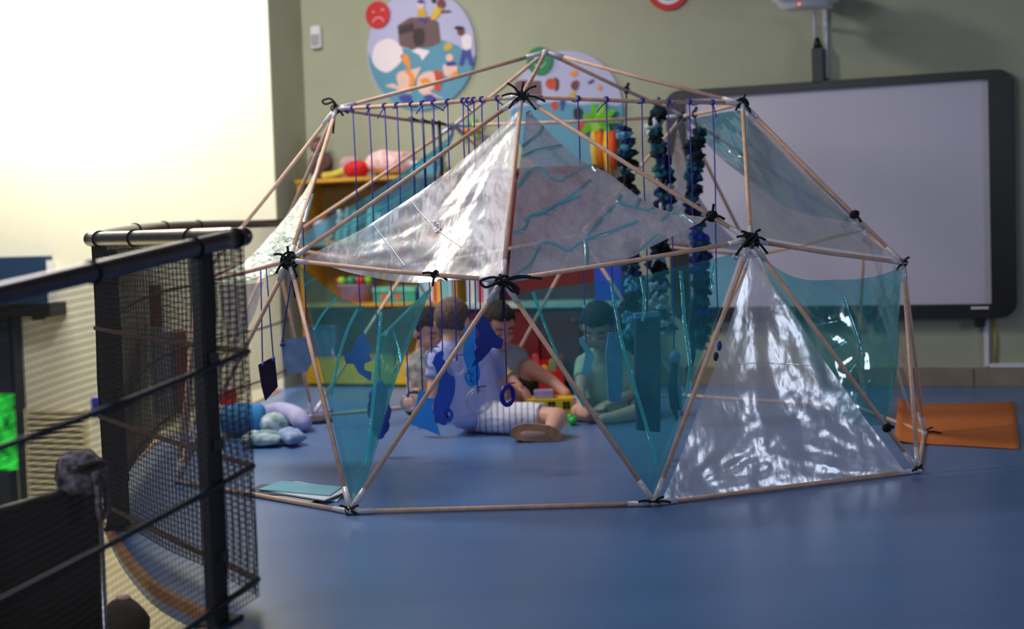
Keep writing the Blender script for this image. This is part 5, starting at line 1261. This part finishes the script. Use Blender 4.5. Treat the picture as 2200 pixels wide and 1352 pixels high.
# child 2, dark hair, face to the camera, reaching to the toy
J = dict(pel=PY(1092, 862, .92), neck=PY(1082, 754, .84), head=PY(1070, 698, .78),
         shL=PY(1030, 776, .90), shR=PY(1100, 772, .82), elL=PY(1040, 836, .86), wrL=PY(1072, 870, .80), elR=PY(1082, 800, .70), wrR=PY(1118, 836, .66),
         hipL=PY(1070, 868, .94), hipR=PY(1120, 868, .90), knR=PY(1138, 790, .82), anR=PY(1188, 822, .80), ftR=PY(1204, 840, .76),
         knL=PY(1040, 850, .68), anL=PY(1090, 882, .66), ftL=PY(1110, 886, .64))
J['shL'], J['shR'] = PY(1110, 780, .92), PY(1046, 778, .82)
J['elL'], J['wrL'] = PY(1134, 828, .86), PY(1120, 858, .78)
J['elR'], J['wrR'] = PY(1084, 800, .70), PY(1116, 832, .66)
J['hipL'], J['hipR'] = PY(1124, 868, .92), PY(1070, 868, .92)
J['knL'], J['anL'], J['ftL'] = PY(1136, 792, .84), PY(1186, 820, .80), PY(1216, 846, .74)
J['knR'], J['anR'], J['ftR'] = PY(1044, 860, .70), PY(1092, 884, .68), PY(1112, 888, .66)
J['hdR'] = V3((.55, -.35, -.75)); J['hnR'] = V3((.5, -.5, .6)); J['cuR'] = .5
M_h2 = mat('dark_brown_hair', S(46, 36, 32), .85, var=.25, scale=50, bump=.3, bscale=110)
c2_ = person('dark-haired child looking down with arm reaching to the yellow toy house', J, skin('tan_skin', S(214, 156, 136)), mat('grey_shirt', S(170, 178, 196), .9, var=.08, bump=.15),
       mat('dark_shorts', S(60, 52, 50), .9, var=.1), M_h2, frame((.45, -.78, -.42), (.12, -.35, 1)), 1.0, sleeve=.55, hair_kw=dict(brow=.058, grow=1.08, nape=-.05, seed=3))
floorclamp(c2_)
q = J['knL'].lerp(J['hipL'], .0)
b = NB(); c = PY(1098, 790, .735); t_ = (J['wrR']-J['elR']).normalized(); c = J['elR'].lerp(J['wrR'], .28); x = t_.orthogonal().normalized(); y = t_.cross(x)
tube(b, [c+(x*math.cos(k*PI/8)+y*math.sin(k*PI/8))*.0275 for k in range(16)], .006, 6, closed=True); obj('bracelet', b, mat('lime_band', S(170, 190, 60), .5), c2_)
# child 3, behind the teal sheet
J = dict(pel=PY(1320, 884, .85), neck=PY(1304, 758, .80), head=PY(1284, 700, .70), shL=PY(1352, 782, .86), shR=PY(1256, 782, .78), elL=PY(1364, 846, .76), wrL=PY(1310, 866, .62),
         elR=PY(1246, 840, .66), wrR=PY(1250, 868, .56), hipL=PY(1350, 892, .86), hipR=PY(1292, 892, .84), knL=PY(1392, 880, .62), anL=PY(1320, 898, .52), ftL=PY(1296, 900, .50),
         knR=PY(1242, 884, .62), anR=PY(1300, 902, .58), ftR=PY(1330, 902, .56))
c3_ = person('dark-haired child in cream shirt sitting behind the middle teal sheet', J, skin('light_skin', S(226, 172, 150)), mat('cream_shirt', S(216, 206, 178), .9, var=.08, bump=.15),
       mat('sand_shorts', S(150, 124, 96), .9, var=.1), mat('black_hair', S(34, 28, 28), .85, var=.2, scale=50, bump=.3, bscale=110), frame((-.25, -.80, -.55), (-.05, -.45, 1)), 1.0, hair_kw=dict(brow=.05, grow=1.09, nape=-.06, seed=5))
floorclamp(c3_)
# child 4, mostly hidden on the left
J = dict(pel=PY(932, 866, .98), neck=PY(930, 764, .98), head=PY(922, 708, .96), shL=PY(966, 786, 1.02), shR=PY(900, 786, .98), elL=PY(972, 840, .95), wrL=PY(960, 866, .86),
         elR=PY(894, 838, .92), wrR=PY(910, 864, .82), hipL=PY(956, 872, .98), hipR=PY(910, 872, .98), knL=PY(986, 858, .80), anL=PY(940, 880, .76), ftL=PY(925, 884, .74),
         knR=PY(884, 866, .80), anR=PY(926, 884, .82), ftR=PY(946, 884, .80))
c4_ = person('child with dark hair mostly hidden behind the cropped-haired child', J, skin('light_skin', S(226, 172, 150)), mat('patterned_shirt', S(220, 204, 190), .9, col2=S(150, 130, 120), scale=24),
       mat('dark_shorts', S(60, 52, 50)), mat('brown_hair', S(70, 52, 46), .85, var=.2, scale=50, bump=.3), frame((.5, -.6, -.3), (.05, -.2, 1)), .96, hair_kw=dict(brow=.05, grow=1.09, seed=8))
floorclamp(c4_)
bpy.context.view_layer.update()
